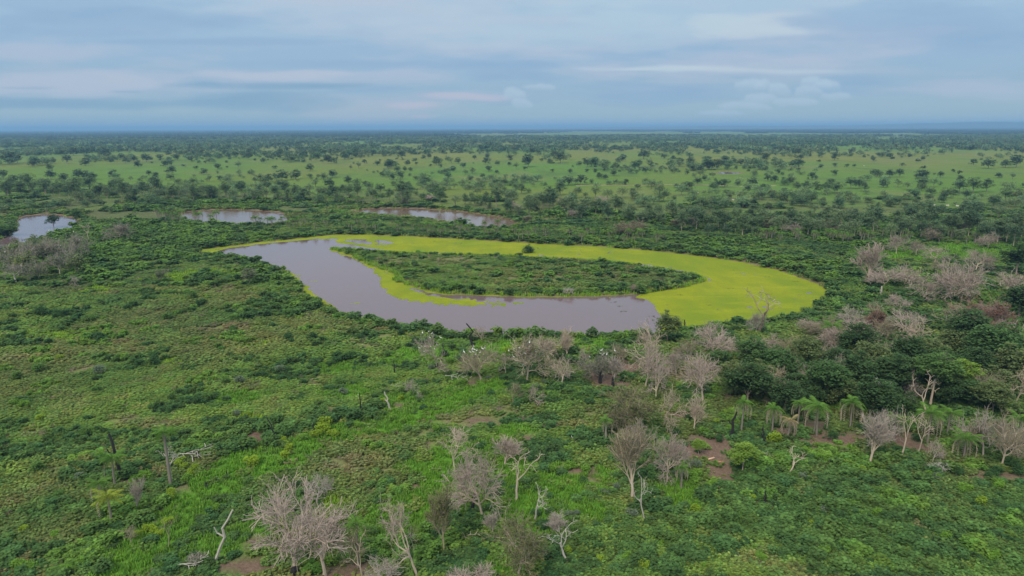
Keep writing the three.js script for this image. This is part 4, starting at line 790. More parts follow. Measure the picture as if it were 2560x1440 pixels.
[[1900, 985, 80, 'olive'], [1950, 960, 84, 'deep'], [1985, 1000, 70, 'dark'], [2010, 930, 76, 'olive'], [2090, 940, 80, 'dark'], [2170, 940, 86, 'olive'], [2200, 960, 76, 'deep'], [2260, 940, 84, 'dark'], [2350, 950, 70, 'deep'], [2380, 900, 76, 'olive'], [2430, 960, 80, 'dark'], [2490, 990, 72, 'olive'], [2500, 900, 84, 'deep'], [2550, 930, 76, 'dark'], [2220, 1030, 80, 'dark'], [2420, 1020, 76, 'deep'], [2100, 1020, 76, 'olive'], [2030, 1020, 70, 'dark'], [2370, 1020, 70, 'dark'], [2480, 1040, 76, 'olive'], [1830, 985, 70, 'olive'], [1800, 930, 64, 'deep']].forEach(([x, y, w, m]) => { const o = tree('broadleaf_tree', '', null, crownNear, crownMats[m], x, y, w * 1.1, { trunk: .15 + .2 * rt(), tall: .85 + .3 * rt() }); asked.push({ o, what: { olive: 'olive-green', deep: 'deep green', dark: 'very dark green' }[m] + ' crown of the dark wood', px: x, py: y - w * .6, group: 'crowns filling the dark wood' }); });
[[70, 690, 60], [110, 660, 56], [150, 660, 54], [40, 660, 56], [196, 690, 54], [86, 640, 50]].forEach(([x, y, w]) => { const o = tree('broadleaf_tree', '', null, crownOpen, crownMats.olive, x, y, w, { trunk: .25 }); asked.push({ o, what: 'olive-green tree in the grey grove', px: x, py: y - 25, group: 'olive-green trees of the left-edge grove' }); });
// trees on the plain that can be picked out one by one: x,y,w in enlarged views of the photo -> photo pixels
const plainSpots = [];
function listed(x0, text) { for (const s of text.split(' ')) { const [x, y, w, k] = s.split(','); plainSpots.push([x0 + x / 2.977, 280 + y / 2.977, w / 2.977, k || '']); } }
listed(1700, '1150,360,85 705,405,50 770,395,35 835,405,70 895,360,60 245,410,45 330,395,50 370,395,45 410,390,40 150,450,80 95,440,70 55,465,45 185,510,60 245,490,60,p 635,445,35 730,462,55 878,445,40 925,385,22 1030,380,35 1045,418,45 1150,410,45 1243,415,40 1298,415,35 1150,473,60 1435,368,50 1578,360,35 1705,345,40 1810,360,45 1657,410,42 1770,380,40 1435,470,60 1470,485,80 1560,485,80 1630,485,80 1800,575,112 1800,520,110 1940,490,60 2030,455,40 2085,520,60 2080,470,44 1808,432,40 2185,395,60 2293,420,100 2420,415,80 2500,415,110 2365,490,50 2475,500,55,p 2410,575,70,p 2080,600,120 2180,600,130 2280,595,110 1270,570,110 1330,570,90 985,505,80 650,515,70 700,530,80 540,550,90 500,600,75 430,550,60 130,540,80 65,585,100 330,560,90 280,560,80');
listed(1700, '870,590,90 940,600,110 1010,605,110 1090,608,110 1170,608,110 1370,590,80 1515,560,80 1620,560,80,p 1690,580,80,p 1250,640,75 1190,710,95 1060,690,80,p 1530,670,70 1680,665,80,p 1845,670,75 1960,655,80 2130,650,90 2420,665,110 2510,650,90 2240,655,70,p 600,655,90 690,655,80 770,680,90 845,655,70 380,650,90,p 440,650,90,p 230,700,120,p 350,700,90,p 450,705,90,p 540,705,90 100,660,120,p 660,730,90,p 140,750,100,p 240,760,60,p 540,800,150 610,790,110 700,830,110 850,790,90,p 1000,760,100,p 1150,740,80,p 1090,820,150 1200,850,120 1290,830,150 1420,800,140 1705,785,130 1620,810,110 2190,800,140 2370,800,130,p 2520,800,90 1920,780,110 2100,780,110 2330,700,110,p 2440,730,110,p');
listed(850, '1105,445,70 1165,460,45 1060,495,60 965,515,70 1580,450,40 1712,460,55 1838,452,45 1902,450,42 1968,440,28 2040,475,75 1930,495,70 1975,502,60 2270,455,75 2225,410,80 2490,445,30 2393,420,30 2355,400,30 2055,540,60,p 2130,540,60 2320,575,90,p 2215,580,65 2385,535,35,p 2410,665,130 1300,540,75 1380,525,60,p 1450,535,45,p 1490,495,35,p 1700,545,110 1790,540,110 1220,545,80 1150,540,60 1050,580,110,p 1190,600,120,p 1350,610,110 640,540,110 510,575,80 450,500,90 390,505,70 525,440,45 480,440,50 350,415,60 385,415,50 505,395,60 280,400,60 180,385,50 140,420,70,p 80,430,50,p 720,395,100 750,415,45 675,410,35 880,385,70 920,415,60 760,455,35,p 1260,400,45 1170,395,50 1085,390,80 1400,410,130 1310,425,70,p 1380,435,45 1640,380,140 1840,410,110 2070,380,60 2100,365,80 2260,350,110 2410,350,70 2480,360,55 570,395,35 620,350,50 660,345,60 1000,355,50 1100,345,60 1500,370,40');
listed(850, '130,580,110 220,590,100 30,600,90 300,610,110 60,540,80 320,480,60 700,600,110 790,580,90,p 850,580,80,p 660,610,110,p 930,690,110 1000,700,110 1250,660,110 1480,690,120 1560,640,120 1640,620,130 1760,640,120,p 1900,640,120,p 1990,660,130,p 2100,640,120,p 2180,660,110,p 1540,700,120 1700,700,120,p 1830,720,120 1960,740,110 2140,810,130 2250,820,110 2330,830,140 2360,770,100 2400,850,60 2000,720,100,p 2530,740,80 1450,720,90 760,660,90 520,670,70,p');
listed(0, '1280,465,80 1240,460,40 1110,475,50 1160,495,60 1232,410,65 1620,430,65 1690,420,25 1640,515,60 1515,465,70 1458,430,40 1365,415,35 1525,385,30 1320,360,60 1780,480,70,p 1775,420,70,p 1960,380,60 2045,430,45 2170,370,80 2395,380,40,p 2265,375,30 2475,490,90 2310,440,80 850,495,90 690,505,80 640,500,80 590,500,100 480,530,90 370,430,55 245,410,70 270,370,50 635,400,80 500,385,80 390,380,50 780,350,110 830,385,40 935,380,60 1030,410,70 1090,370,80 1000,370,60 455,325,60 550,325,90 640,325,90 130,380,90 60,390,120 1400,560,80,p 1060,510,50,p 975,515,50,p 1880,470,60,p 350,580,100 100,540,90 180,530,90 30,500,80 380,500,90');
listed(0, '560,640,150 620,650,80 720,640,110 780,620,100 920,630,110 1010,640,90 1080,640,90,p 1180,640,100,p 1280,640,100,p 1380,640,90,p 1470,640,100 700,700,70 780,695,40 880,690,60,p 1570,640,90,p 1800,590,110 1680,580,60,p 1920,580,80 1990,590,100 2080,580,110 2130,580,90 2250,620,80,p 2300,640,80,p 2400,640,100 2500,620,90 250,600,90,p 60,620,110 160,620,100 400,620,90,p 2450,560,100 2350,560,100,p 2200,500,110 2100,510,110 2000,520,90 1900,540,90,p 1700,540,80,p 1560,520,70,p');
// the row of taller trees behind the duckweed, right
listed(1700, '210,955,120 340,950,110 480,860,90 820,840,100 900,860,110 960,840,100 1030,870,110 1130,880,110 1250,860,110 1320,870,110 1790,945,130 1880,950,120 1700,900,110 1950,900,110 2270,990,140 2480,1000,140 2210,900,110 2420,920,110 2540,940,90 60,880,90 410,900,80 560,940,90 1640,930,100 2080,960,110,p 2370,960,100,p');
const plainShown = plainSpots.sort((a, b) => b[2] - a[2]).slice(0, 300), plainSmall = plainSpots.slice(300);
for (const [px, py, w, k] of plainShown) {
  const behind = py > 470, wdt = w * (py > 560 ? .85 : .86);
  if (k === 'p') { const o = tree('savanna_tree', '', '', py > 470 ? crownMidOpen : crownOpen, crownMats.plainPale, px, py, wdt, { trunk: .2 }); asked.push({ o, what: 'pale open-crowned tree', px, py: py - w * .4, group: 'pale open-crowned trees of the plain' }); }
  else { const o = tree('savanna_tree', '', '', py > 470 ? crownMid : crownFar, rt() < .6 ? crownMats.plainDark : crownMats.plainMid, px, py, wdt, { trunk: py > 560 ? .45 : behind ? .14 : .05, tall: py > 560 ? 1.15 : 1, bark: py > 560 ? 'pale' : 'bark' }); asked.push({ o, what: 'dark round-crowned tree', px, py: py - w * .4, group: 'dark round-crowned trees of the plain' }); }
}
// trees of the belt that closes the wetland off from the plain
{
  const r = rng(2024), rows = [[1690, 558, 2560, 604, 14, 52, 32, 48, .38], [0, 486, 1000, 506, 9, 44, 24, 36, .3], [1000, 512, 1720, 560, 14, 40, 28, 42, .35]];
  for (const [x0, y0, x1, y1, dy, n, w0, w1, tr] of rows) for (let i = 0; i < n; i++) {
    const u = (i + r()) / n, px = lerp(x0, x1, u), py = (x0 > 1600 ? lerp(y0, y1, .35 + .5 * u) : lerp(y0, y1, u)) + (r() - .5) * 2 * dy, w = lerp(w0, w1, r()), p = stand(px, py), k = r();
    if (shore(p.x, p.z) < 9) continue;
    const o = tree('belt_tree', '', null, k < .3 ? crownMidOpen : crownMid, k < .3 ? crownMats.plainPale : k < .8 ? crownMats.plainMid : crownMats.plainDark, px, py, w, { trunk: tr * (.7 + .6 * r()), tall: 1.05 + .4 * r(), bark: x0 > 1600 ? 'pale' : 'bark' });
    asked.push({ o, what: k < .3 ? 'pale green belt tree' : 'dark green belt tree', px, py: py - w * .5, group: 'trees of the belt between the wetland and the plain' });
  }
}
// --- everything farther, too many to count
{
  const far = new Crowd(), r = rng(90), white = leafMat([1, 1, 1], .25);
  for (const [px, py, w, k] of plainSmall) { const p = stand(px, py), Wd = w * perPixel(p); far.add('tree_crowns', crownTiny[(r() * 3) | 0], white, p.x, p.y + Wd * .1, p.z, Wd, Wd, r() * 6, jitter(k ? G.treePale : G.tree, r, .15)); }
  // belts: the thick growth between the ponds and the plain, sparse trees on, groves and at last closed wood
  let d = 470;
  while (d < 4200) {
    const step = 6 + d * .0032, half = d * .78 + 60;
    for (let x = -half; x < half; x += step) {
      const X = x + (r() - .5) * step * 1.6, Z = -(d + (r() - .5) * step * 1.6), a = r(), b = r(), c = r();
      const n = fbm(X * .0035, Z * .0022, 4, 141), n2 = fbm(X * .014, Z * .009, 3, 147), q = toPixel(X, 0, Z); if (!q) continue;
      const left = smooth(1300, 200, q[0]), right = smooth(1700, 2560, q[0]);
      let want = 0;
      if (d < 700) want = (.08 + .36 * clamp(n2 * 1.6 + .05)) * smooth(660, 520, d - left * 170 + 120 * n + right * 90) + .025;
      const open = smooth(560, 760, d), midBelt = Math.exp(-(((q[1] - 470 - right * 15) / 26) ** 2));
      want = Math.max(want, open * clamp(n * 1.1 + n2 * .6 - .42) * .5, midBelt * clamp(.1 + n2 * 1.4 + n * .5) * .26 * (1 - .65 * right));
      const rise = smooth(900, 2200, d + left * 300 - smooth(.3, 1, Math.abs(q[0] - 1500) / 900) * 100);
      want = Math.max(want, rise * clamp(n * 1.4 + n2 * 1.7 + rise * .5 - .06 + .5 * vnoise(X * .03, Z * .02, 5)) * .7);
      if (a > want) continue;
      const s = d < 1000 ? shore(X, Z) : 40; if (s < 22) continue;
      const Wd = (d < 900 ? 5 + 7 * b * b : (b < .5 ? 4 + 7 * b : 10 + 20 * (b - .5)) + (d - 900) * .0012), pale = n2 + c * .8 > .55;
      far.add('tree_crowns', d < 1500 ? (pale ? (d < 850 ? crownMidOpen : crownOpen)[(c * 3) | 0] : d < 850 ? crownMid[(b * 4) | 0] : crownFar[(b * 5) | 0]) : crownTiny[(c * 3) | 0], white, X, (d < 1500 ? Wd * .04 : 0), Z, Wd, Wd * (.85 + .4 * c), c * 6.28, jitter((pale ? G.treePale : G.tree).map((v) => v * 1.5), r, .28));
      if (d < 1100) far.add('tree_trunks', stems[(c * 3) | 0], woodMats.bark, X, -.1, Z, Wd * .3, Wd * .5, b * 6, [1, 1, 1]);
    }
    d += step * .85;
  }
  far.build('distant_trees', 'scattered and clustered trees of the plain fading into the distance', 'trees');
  // closed wood towards the horizon: clumps of many crowns
  const wood2 = new Crowd(), clump = [1, 2, 3].map((i) => {
    const q = rng(700 + i), f = [];
    for (let k = 0; k < 26; k++) { const g = crownTiny[k % 3].clone(), s = 13 + 9 * q(); g.rotateY(q() * 6.28); g.scale(s, s * (.9 + .3 * q()), s); g.translate((q() - .5) * 110, 0, (q() - .5) * 60); f.push(g); }
    return mergeGeometries(f);
  });
  d = 3200;
  while (d < 26000) {
    const step = d * .011 + 22, half = d * .78;
    for (let x = -half; x < half; x += Math.max(85, d * .014)) {
      const X = x + (r() - .5) * 90, Z = -(d + (r() - .5) * step), n = fbm(X * .0009, Z * .00035, 4, 161), n2 = fbm(X * .003, Z * .0015, 3, 163), side = smooth(.25, -.5, X / d);
      const want = smooth(2900, 5600 - 1300 * side, d) * clamp(.45 + .35 * side + n * 1.5 + n2 * .6 + smooth(5000, 11000, d) * .3);
      if (r() > want) continue;
      const k = 1 + d / 26000;
      wood2.add('tree_canopy', clump[(r() * 3) | 0], white, X, -.5, Z, k, .8 + .35 * r(), r() < .5 ? 0 : Math.PI, jitter(G.tree.map((v) => v * .8), r, .16));
    }
    d += step;
  }
  wood2.build('distant_woodland', 'closed bluish woodland along the horizon', 'woodland');
}
// --- hills on the horizon at the right, barely darker than the sky
{
  const pos = [], n = 120, D0 = 17000;
  const ridge = (t) => 30 + 62 * smooth(0, .35, t) * (.7 + .4 * fbm(t * 7, 3, 4, 171)) + 58 * Math.exp(-(((t - .78) / .13) ** 2)) * (.8 + .3 * fbm(t * 20, 8, 3, 172)) + 25 * smooth(.9, 1, t);
  const at2 = (t, y, z) => { const a = lerp(-.02, .78, t); return [Math.sin(a) * (D0 + z) , y, -Math.cos(a) * (D0 + z)]; };
  for (let i = 0; i < n; i++) { const a = i / n, b = (i + 1) / n, h0 = ridge(a), h1 = ridge(b); pos.push(...at2(a, -5, -2500), ...at2(b, -5, -2500), ...at2(b, h1, 0), ...at2(a, -5, -2500), ...at2(b, h1, 0), ...at2(a, h0, 0), ...at2(a, h0, 0), ...at2(b, h1, 0), ...at2(b, -5, 3000), ...at2(a, h0, 0), ...at2(b, -5, 3000), ...at2(a, -5, 3000)); }
  const g = new THREE.BufferGeometry(); g.setAttribute('position', new THREE.Float32BufferAttribute(pos, 3)); g.computeVertexNormals();
  struct('hills', g, new THREE.MeshStandardMaterial({ color: new THREE.Color().setRGB(.06, .08, .05), roughness: 1, side: THREE.DoubleSide }), 'faint blue hills on the horizon at the right');
}
// --- dirt track on the plain
{
  const line = [[1440, 466], [1520, 465], [1600, 465], [1720, 463], [1800, 466], [1880, 468], [1940, 466]].map(([x, y]) => at(x, y)), c = new THREE.CatmullRomCurve3(line).getPoints(80), pos = [], idx = [];
  c.forEach((p, i) => { const w = 2.2 + .9 * vnoise(i * .35, 2); const y = height(p.x, p.z) + .12; pos.push(p.x, y, p.z - w, p.x, y, p.z + w); if (i) { const a = i * 2; idx.push(a - 2, a, a - 1, a, a + 1, a - 1); } });
  const g = new THREE.BufferGeometry(); g.setAttribute('position', new THREE.Float32BufferAttribute(pos, 3)); g.setIndex(idx); g.computeVertexNormals();
  struct('dirt_track', g, new THREE.MeshStandardMaterial({ color: new THREE.Color().setRGB(.36, .27, .17), roughness: 1, side: THREE.DoubleSide }), 'pale dirt track crossing the plain behind the tree belt');
}

// ------------------------------------------------------------------ palms
const frondMat = leafMat([0.13, 0.26, 0.045], .3), frondYellow = leafMat([0.28, 0.35, 0.05], .3), frondDry = mat([0.32, 0.27, 0.195], { roughness: .95 }), frondTan = leafMat([0.34, 0.28, 0.14], .2), palmBark = mat([0.2, 0.175, 0.145], { roughness: .95 });
function palmParts(o, seed, h, R, nGreen, nDead, m = frondMat, stemsN = 1, thick = 1) {
  const r = rng(seed), f = new Faces();
  for (let s = 0; s < stemsN; s++) { const dx = stemsN > 1 ? (s - (stemsN - 1) / 2) * .9 : 0, b = (r() - .5) * .5, q = []; for (let i = 0; i <= 7; i++) { const t = i / 7; q.push(new THREE.Vector3(dx * (1 - t) + b * Math.sin(t * 3.1) * .4, h * t * (stemsN > 1 ? .98 : 1), (r() - .5) * .04)); } tube(q, q.map((_, i) => thick * (.17 - .008 * i + (i % 2) * .02)), 7, f); }
  part('trunk', f.build(), palmBark, o);
  for (let i = 0; i < nGreen; i++) { const g = part('frond', frondGreen[i % 4], m, o), a = i * 2.4 + r() * .5; g.position.set(0, h + .02 * R, 0); g.rotation.set(0, a, 0); g.scale.set(R * (.85 + .3 * r()), R * (1.15 - i / nGreen * .55), R * (.85 + .3 * r())); g.rotation.order = 'YXZ'; g.rotation.z = lerp(.55, -.35, i / nGreen); }
  for (let i = 0; i < nDead; i++) { const g = part('dead_frond', frondDead[i % 2], frondDry, o), a = i * 2.4 + r() * .6; g.position.set(0, h - .05 * R, 0); g.rotation.set(0, a, 0); g.scale.set(R * 1.15, R * (1.05 + .6 * r()), R * 1.3); }
}
function palm(label, px, py, topy, w, o = {}) {
  const p = stand(px, py), H = metres(p, py - topy), R = w * perPixel(p) / 1.7, g = root('palm_tree', p.x, p.y - .1, p.z, rt() * 6); tag(g, label, 'palm tree', o.group);
  g.rotation.z = (rt() - .5) * .16; palmParts(g, 800 + px, (H - R * .35) * (.88 + .24 * rt()), R * (.85 + .3 * rt()), o.green ?? 18, o.dead ?? 6, o.m, o.stems || 1, o.thick || 1);
  return g;
}
palm('skirted fan palm with hanging dead fronds, leftmost of the palm row by the dark wood', 1853, 1079, 1010, 48, { dead: 11 });
palm('skirted palm second from the left in the row by the dark wood', 1930, 1085, 1012, 44, { dead: 12 });
palm('yellowish withered palm with mostly dead fronds in the row', 1969, 1092, 1044, 40, { green: 9, dead: 11, m: frondTan });
palm('slim palm with hanging fronds standing behind the withered one', 1993, 1070, 1004, 40, { dead: 8 });
palm('big double-trunked palm in the middle of the row', 2038, 1086, 1014, 64, { dead: 6, stems: 2 });
palm('dark wide palm at the foot of the dark wood', 2125, 1072, 1008, 62, { dead: 8 });
palm('broad dark green skirted palm right of the dead trees', 2318, 1110, 1040, 54, { dead: 11 });
palm('tall skirted palm near the right edge', 2365, 1092, 1028, 42, { dead: 11 });
palm('palm with hanging fronds below the soil patch, left', 1703, 1220, 1166, 40, { dead: 10 });
palm('small palm with several pale stems right of centre', 1514, 1105, 1050, 42, { dead: 3, stems: 3 });
palm('palm at the far right with drooping fronds', 2409, 1146, 1098, 52, { dead: 8 });
palm('lone dark-trunked palm leaning dead wood at the lower left', 427, 1212, 1100, 58, { dead: 1, thick: 1.5 });
palm('shorter palm left of the black burnt trunk', 287, 1214, 1152, 54, { dead: 1 });
palm('dark palm below the shorter one at the lower left', 256, 1262, 1212, 56, { dead: 2, stems: 2 });
palm('yellow-green young palm at the lower left', 279, 1308, 1246, 54, { dead: 2, m: frondYellow });
palm('leafy palm among dead trees at the bottom, left of centre', 896, 1420, 1314, 64, { dead: 2 });
palm('palm hidden in the dead belt right of the lake', 2072, 868, 812, 46, { dead: 5 });
palm('palm between the white crooked trunks', 2236, 1100, 1046, 44, { dead: 8 });
palm('palm at the right picture edge above the scrub', 2548, 1110, 1052, 50, { dead: 6 });
palm('pale feather palm in the grey grove at the left edge', 48, 692, 662, 26, { dead: 4, m: frondYellow });
palm('young palm at the right of the dead belt', 2190, 690, 648, 26, { dead: 3 });
// palms of the shore thickets: one palm, then copies
{
  const src = new THREE.Group(); src.name = 'palm_tree';
  const f = new Faces(), fd = new Faces(), fg = [];
  const t = new Faces(), q = []; for (let i = 0; i <= 5; i++) q.push(new THREE.Vector3(.15 * Math.sin(i), 4.2 * i / 5, 0)); tube(q, q.map(() => .16), 6, t); part('trunk', t.build(), palmBark, src);
  const merge = (list, n, y, s0) => mergeGeometries(Array.from({ length: n }, (_, i) => { const g = list[i % list.length].clone(); g.scale(s0, s0 * (1.1 - i / n * .4), s0); g.rotateZ(lerp(.5, -.35, i / n)); g.rotateY(i * 2.4); g.translate(0, y, 0); return g; }));
  part('crown', merge(frondGreen, 14, 4.2, 2.1), frondMat, src); part('dead_fronds', merge(frondDead, 8, 4.1, 2.2).scale(1, 1, 1), frondDry, src);
  const r = rng(860); let n = 0;
  const rows = [[850, 574, 1250, 588, 11, 34, 'shore palm in the thicket between the duckweed and the pond', 'palms between the duckweed and the pond behind'], [1200, 596, 1700, 606, 12, 42, 'shore palm in the thicket above the duckweed', 'palms in the thicket above the duckweed'], [1860, 598, 2200, 606, 6, 34, 'palm in the pale-stemmed palm row behind the right shore', 'palms in the row behind the right shore'], [330, 548, 560, 556, 6, 22, 'palm at the near bank of the middle pond', 'palms along the middle pond'], [600, 560, 860, 572, 8, 20, 'palm on the bank between the ponds and the lake', 'palms between the ponds and the lake'], [200, 488, 700, 500, 6, 34, 'small distant palm in the belt behind the ponds', 'palms in the belt behind the ponds'], [700, 500, 1000, 516, 7, 20, 'small distant palm behind the right pond', 'palms behind the right pond'], [2200, 598, 2560, 612, 8, 18, 'palm in the far right tree belt', 'palms in the far right tree belt']];
  for (const [x0, y0, x1, y1, dy, k, label, group] of rows) for (let i = 0; i < k; i++) {
    const u = r(), px = lerp(x0, x1, u), py = lerp(y0, y1, u) + (r() - .5) * 2 * dy, p = stand(px, py); if (shore(p.x, p.z) < 2) continue;
    const o = src.clone(); o.name = numbered('palm_tree'); o.position.set(p.x, p.y - .1, p.z); o.rotation.y = r() * 6.28; const s = .8 + .45 * r(); o.scale.set(s, s * (.8 + .5 * r()), s); tag(o, label, 'palm tree', group); asked.push({ o, what: /distant/.test(label) ? 'small distant palm' : 'shore palm', px, py: py - 8, group: 'palms of the thickets round the lake and ponds' }); scene.add(o); n++;
  }
  console.log('palms', n);
}
// palm-like single ones standing against the ponds
palm('palm silhouetted against the middle pond, left one', 498, 560, 532, 22, { dead: 2 });
palm('palm silhouetted against the middle pond, right one', 543, 558, 532, 20, { dead: 2 });
palm('palm at the right end of the middle pond', 682, 566, 543, 20, { dead: 2 });
// ------------------------------------------------------------------ bushes that stand out
{
  const proto = {}, r = rng(1500);
  const kinds = {
    lime: ['yellow-green', [0.25, 0.37, 0.03]], bright: ['fresh green', [0.165, 0.32, 0.04]], mid: ['mid green', [0.11, 0.215, 0.046]], deep: ['dark green', [0.06, 0.135, 0.04]], grey: ['grey-green', [0.17, 0.225, 0.14]],
  };
  const stemGeo = wood(skeleton(910, { len: .12, r: .03, curl: .3 }, [{ n: 5, len: .4, spread: .7, rad: .6, from: .3, curl: .4, rise: .2 }]), rng(2), 9)[0];
  const geos = [1, 2, 3, 4, 5, 6].map((i) => bush(900 + i, 620, .1, .66, 9));
  for (const k in kinds) proto[k] = leafMat(kinds[k][1], .35);
  const queue = [], rest = new Crowd(), white = leafMat([1, 1, 1], .35);
  function shrub(kind, px, py, w, label) { queue.push({ kind, px, py, w, label }); }
  function settle() {
    queue.sort((a, b) => (b.label ? 1 : 0) - (a.label ? 1 : 0) || b.w - a.w);
    let n = 0;
    for (const { kind, px, py, w, label } of queue) {
      const p = stand(px, py), Wd = w * perPixel(p); if (shore(p.x, p.z) < .6) continue;
      if (n++ >= 290 || py > 1445) { rest.add('bush_foliage', geos[(r() * 6) | 0], white, p.x, p.y - .08, p.z, Wd, Wd, r() * 6.28, kinds[kind][1]); continue; }
      const o = root('shrub', p.x, p.y - .08, p.z, r() * 6.28); tag(o, label, 'shrub');
      const f = part('foliage', geos[(r() * 6) | 0], proto[kind], o); f.scale.set(Wd, Wd * (.8 + .4 * r()), Wd); const s = part('stem', stemGeo, woodMats.bark, o); s.scale.setScalar(Wd * .8);
      if (!label) asked.push({ o, what: `${kinds[kind][0]} leafy bush`, px, py, group: `${kinds[kind][0]} bushes standing out of the near scrub` });
    }
    rest.build('small_bushes', 'smaller leafy bushes scattered through the near scrub', 'bushes');
  }
  const L = (kind, text) => { for (const s of text.split(' ')) { const [x, y, w] = s.split(',').map(Number); for (let i = 0; i < (w > 34 ? 3 : 1); i++) shrub(kind, x + (i ? (r() - .5) * w * .7 : 0), y + (i ? (r() - .5) * w * .4 : 0), w > 34 ? w * .6 : w); } };
  shrub('lime', 628, 1166, 44, 'lone yellow-green bush in the grass left of centre, low and round');
  shrub('lime', 720, 1128, 32, 'yellow-green bush right of the lone round one');
  shrub('lime', 1935, 1104, 40, 'bright lime bush below the palm row');
  shrub('bright', 1098, 1372, 24, 'fresh green bush beside the slender creeper-hung dead tree');
  shrub('lime', 2030, 1312, 22, 'small lime bush alone in the lower right scrub');
  shrub('lime', 2455, 1262, 30, 'lime-green bush in the scrub at the lower right');
  L('lime', '800,1078,60 830,1088,44 705,1110,36 715,1146,30 790,1094,28 450,1165,40 480,1182,40 425,1245,52 390,1262,40 370,1330,44 400,1336,36 420,1310,30 350,1340,36 960,1010,24 1270,885,30 1000,1000,22 690,1116,20 2150,1180,40 2120,1168,26 1740,1280,30 2470,1040,22 2260,1160,24 1880,1250,22 620,1040,20 1690,1410,24 1500,1400,26 1610,1420,30 150,900,20 100,1050,22 60,1330,26 310,1290,24 1420,1380,24 1790,1060,20');
  L('bright', '360,1190,44 330,1206,36 470,1200,40 540,1280,30 1130,910,34 1150,965,30 1240,1110,40 1260,1130,34 1420,1170,46 1465,1180,30 1420,1126,28 1160,960,26 1220,980,28 900,1070,40 860,1090,36 930,1085,36 880,1105,30 50,1010,40 760,1100,34 980,1050,28 1010,1060,24 1070,1290,30 1075,1240,34 1090,1080,26 1400,1225,30 1520,1232,40 1380,1180,26 1730,1200,60 1780,1215,40 1950,1150,40 2010,1130,40 2060,1160,46 2100,1150,30 1820,1075,36 1760,1085,32 2410,1225,44 2500,1216,40 2330,1190,40 2250,1190,40 1190,880,26 1340,840,24 1450,846,28 1260,838,30 1580,846,24 990,790,26 950,800,22 2010,770,30 1960,782,26 700,1160,24 250,1150,30 190,1420,50 60,1420,50 240,1380,40 140,1340,36 1560,1400,40 1760,1420,40 1900,1400,40 2060,1380,44 2200,1290,40 2360,1350,44 2480,1400,40 1660,1360,36');
  L('mid', '850,960,30 640,770,36 580,830,40 480,750,30 420,800,34 880,890,30 330,910,40 160,690,26 300,900,26 230,800,36 720,790,30 790,770,34 690,700,30 970,890,26 1320,1010,34 1440,1000,40 1480,995,36 1550,985,34 1390,1000,30 1370,1040,26 1180,1010,26 1060,990,24 1330,1200,36 1345,1230,30 1470,1080,24 1550,1150,34 1610,1160,40 1650,1140,34 1870,1130,50 1860,1110,40 1990,1080,40 2190,1240,46 2260,1250,46 2050,1240,46 1960,1260,50 1840,1300,46 2100,1320,50 2300,1300,50 2420,1330,46 1720,1330,46 1600,1330,40 1560,1350,36 1520,1290,36 1430,1330,30 990,1340,34 930,1340,34 780,1230,28 620,1210,28 150,1240,36 90,1180,34 220,1090,34 420,1090,30 520,1000,34 560,960,30 240,980,36 100,930,34 40,950,30');
  L('deep', '250,850,44 120,862,36 860,900,50 840,908,34 720,850,40 390,912,50 350,914,40 490,1012,30 660,940,36 780,850,30 590,700,24 510,760,40 110,790,50 150,790,40 330,770,40 810,720,24 790,745,26 760,960,28 900,850,26 1000,840,28 1110,890,30 1500,940,30 1470,1010,40 1540,1030,30 1290,1020,30 1340,1290,30 1240,1290,40 1180,1320,50 1100,1350,50 1020,1400,50 950,1400,46 860,1400,40 740,1220,30 370,1180,36 340,1170,40 280,1240,40 290,1320,36 220,1330,36 480,1402,40 1590,1200,36 1630,1230,36 1560,1110,30 1720,1050,30 1690,1090,34 1800,1100,36 2240,1130,40 2200,1140,40 2440,1090,40 2500,1080,50 2540,1180,50 2480,1190,44 2390,1180,40 2340,1080,36 2290,1100,30 2080,1100,30 2160,1080,40 1650,830,30 1700,850,26');
  L('grey', '860,985,30 250,935,30 1340,975,26 1390,965,28 1510,1235,36 1540,1225,26 1430,1290,36 2000,1190,44 1990,1180,30 1580,1290,34 1400,1355,30 1360,960,22 1220,950,22 590,1040,26 600,960,28 700,930,26 1700,1190,40 1740,1170,30 2340,1200,36 2060,1280,30 200,1200,30 1080,925,22');
  settle(); placeLabels(); console.log('shrubs', taken.shrub);
}

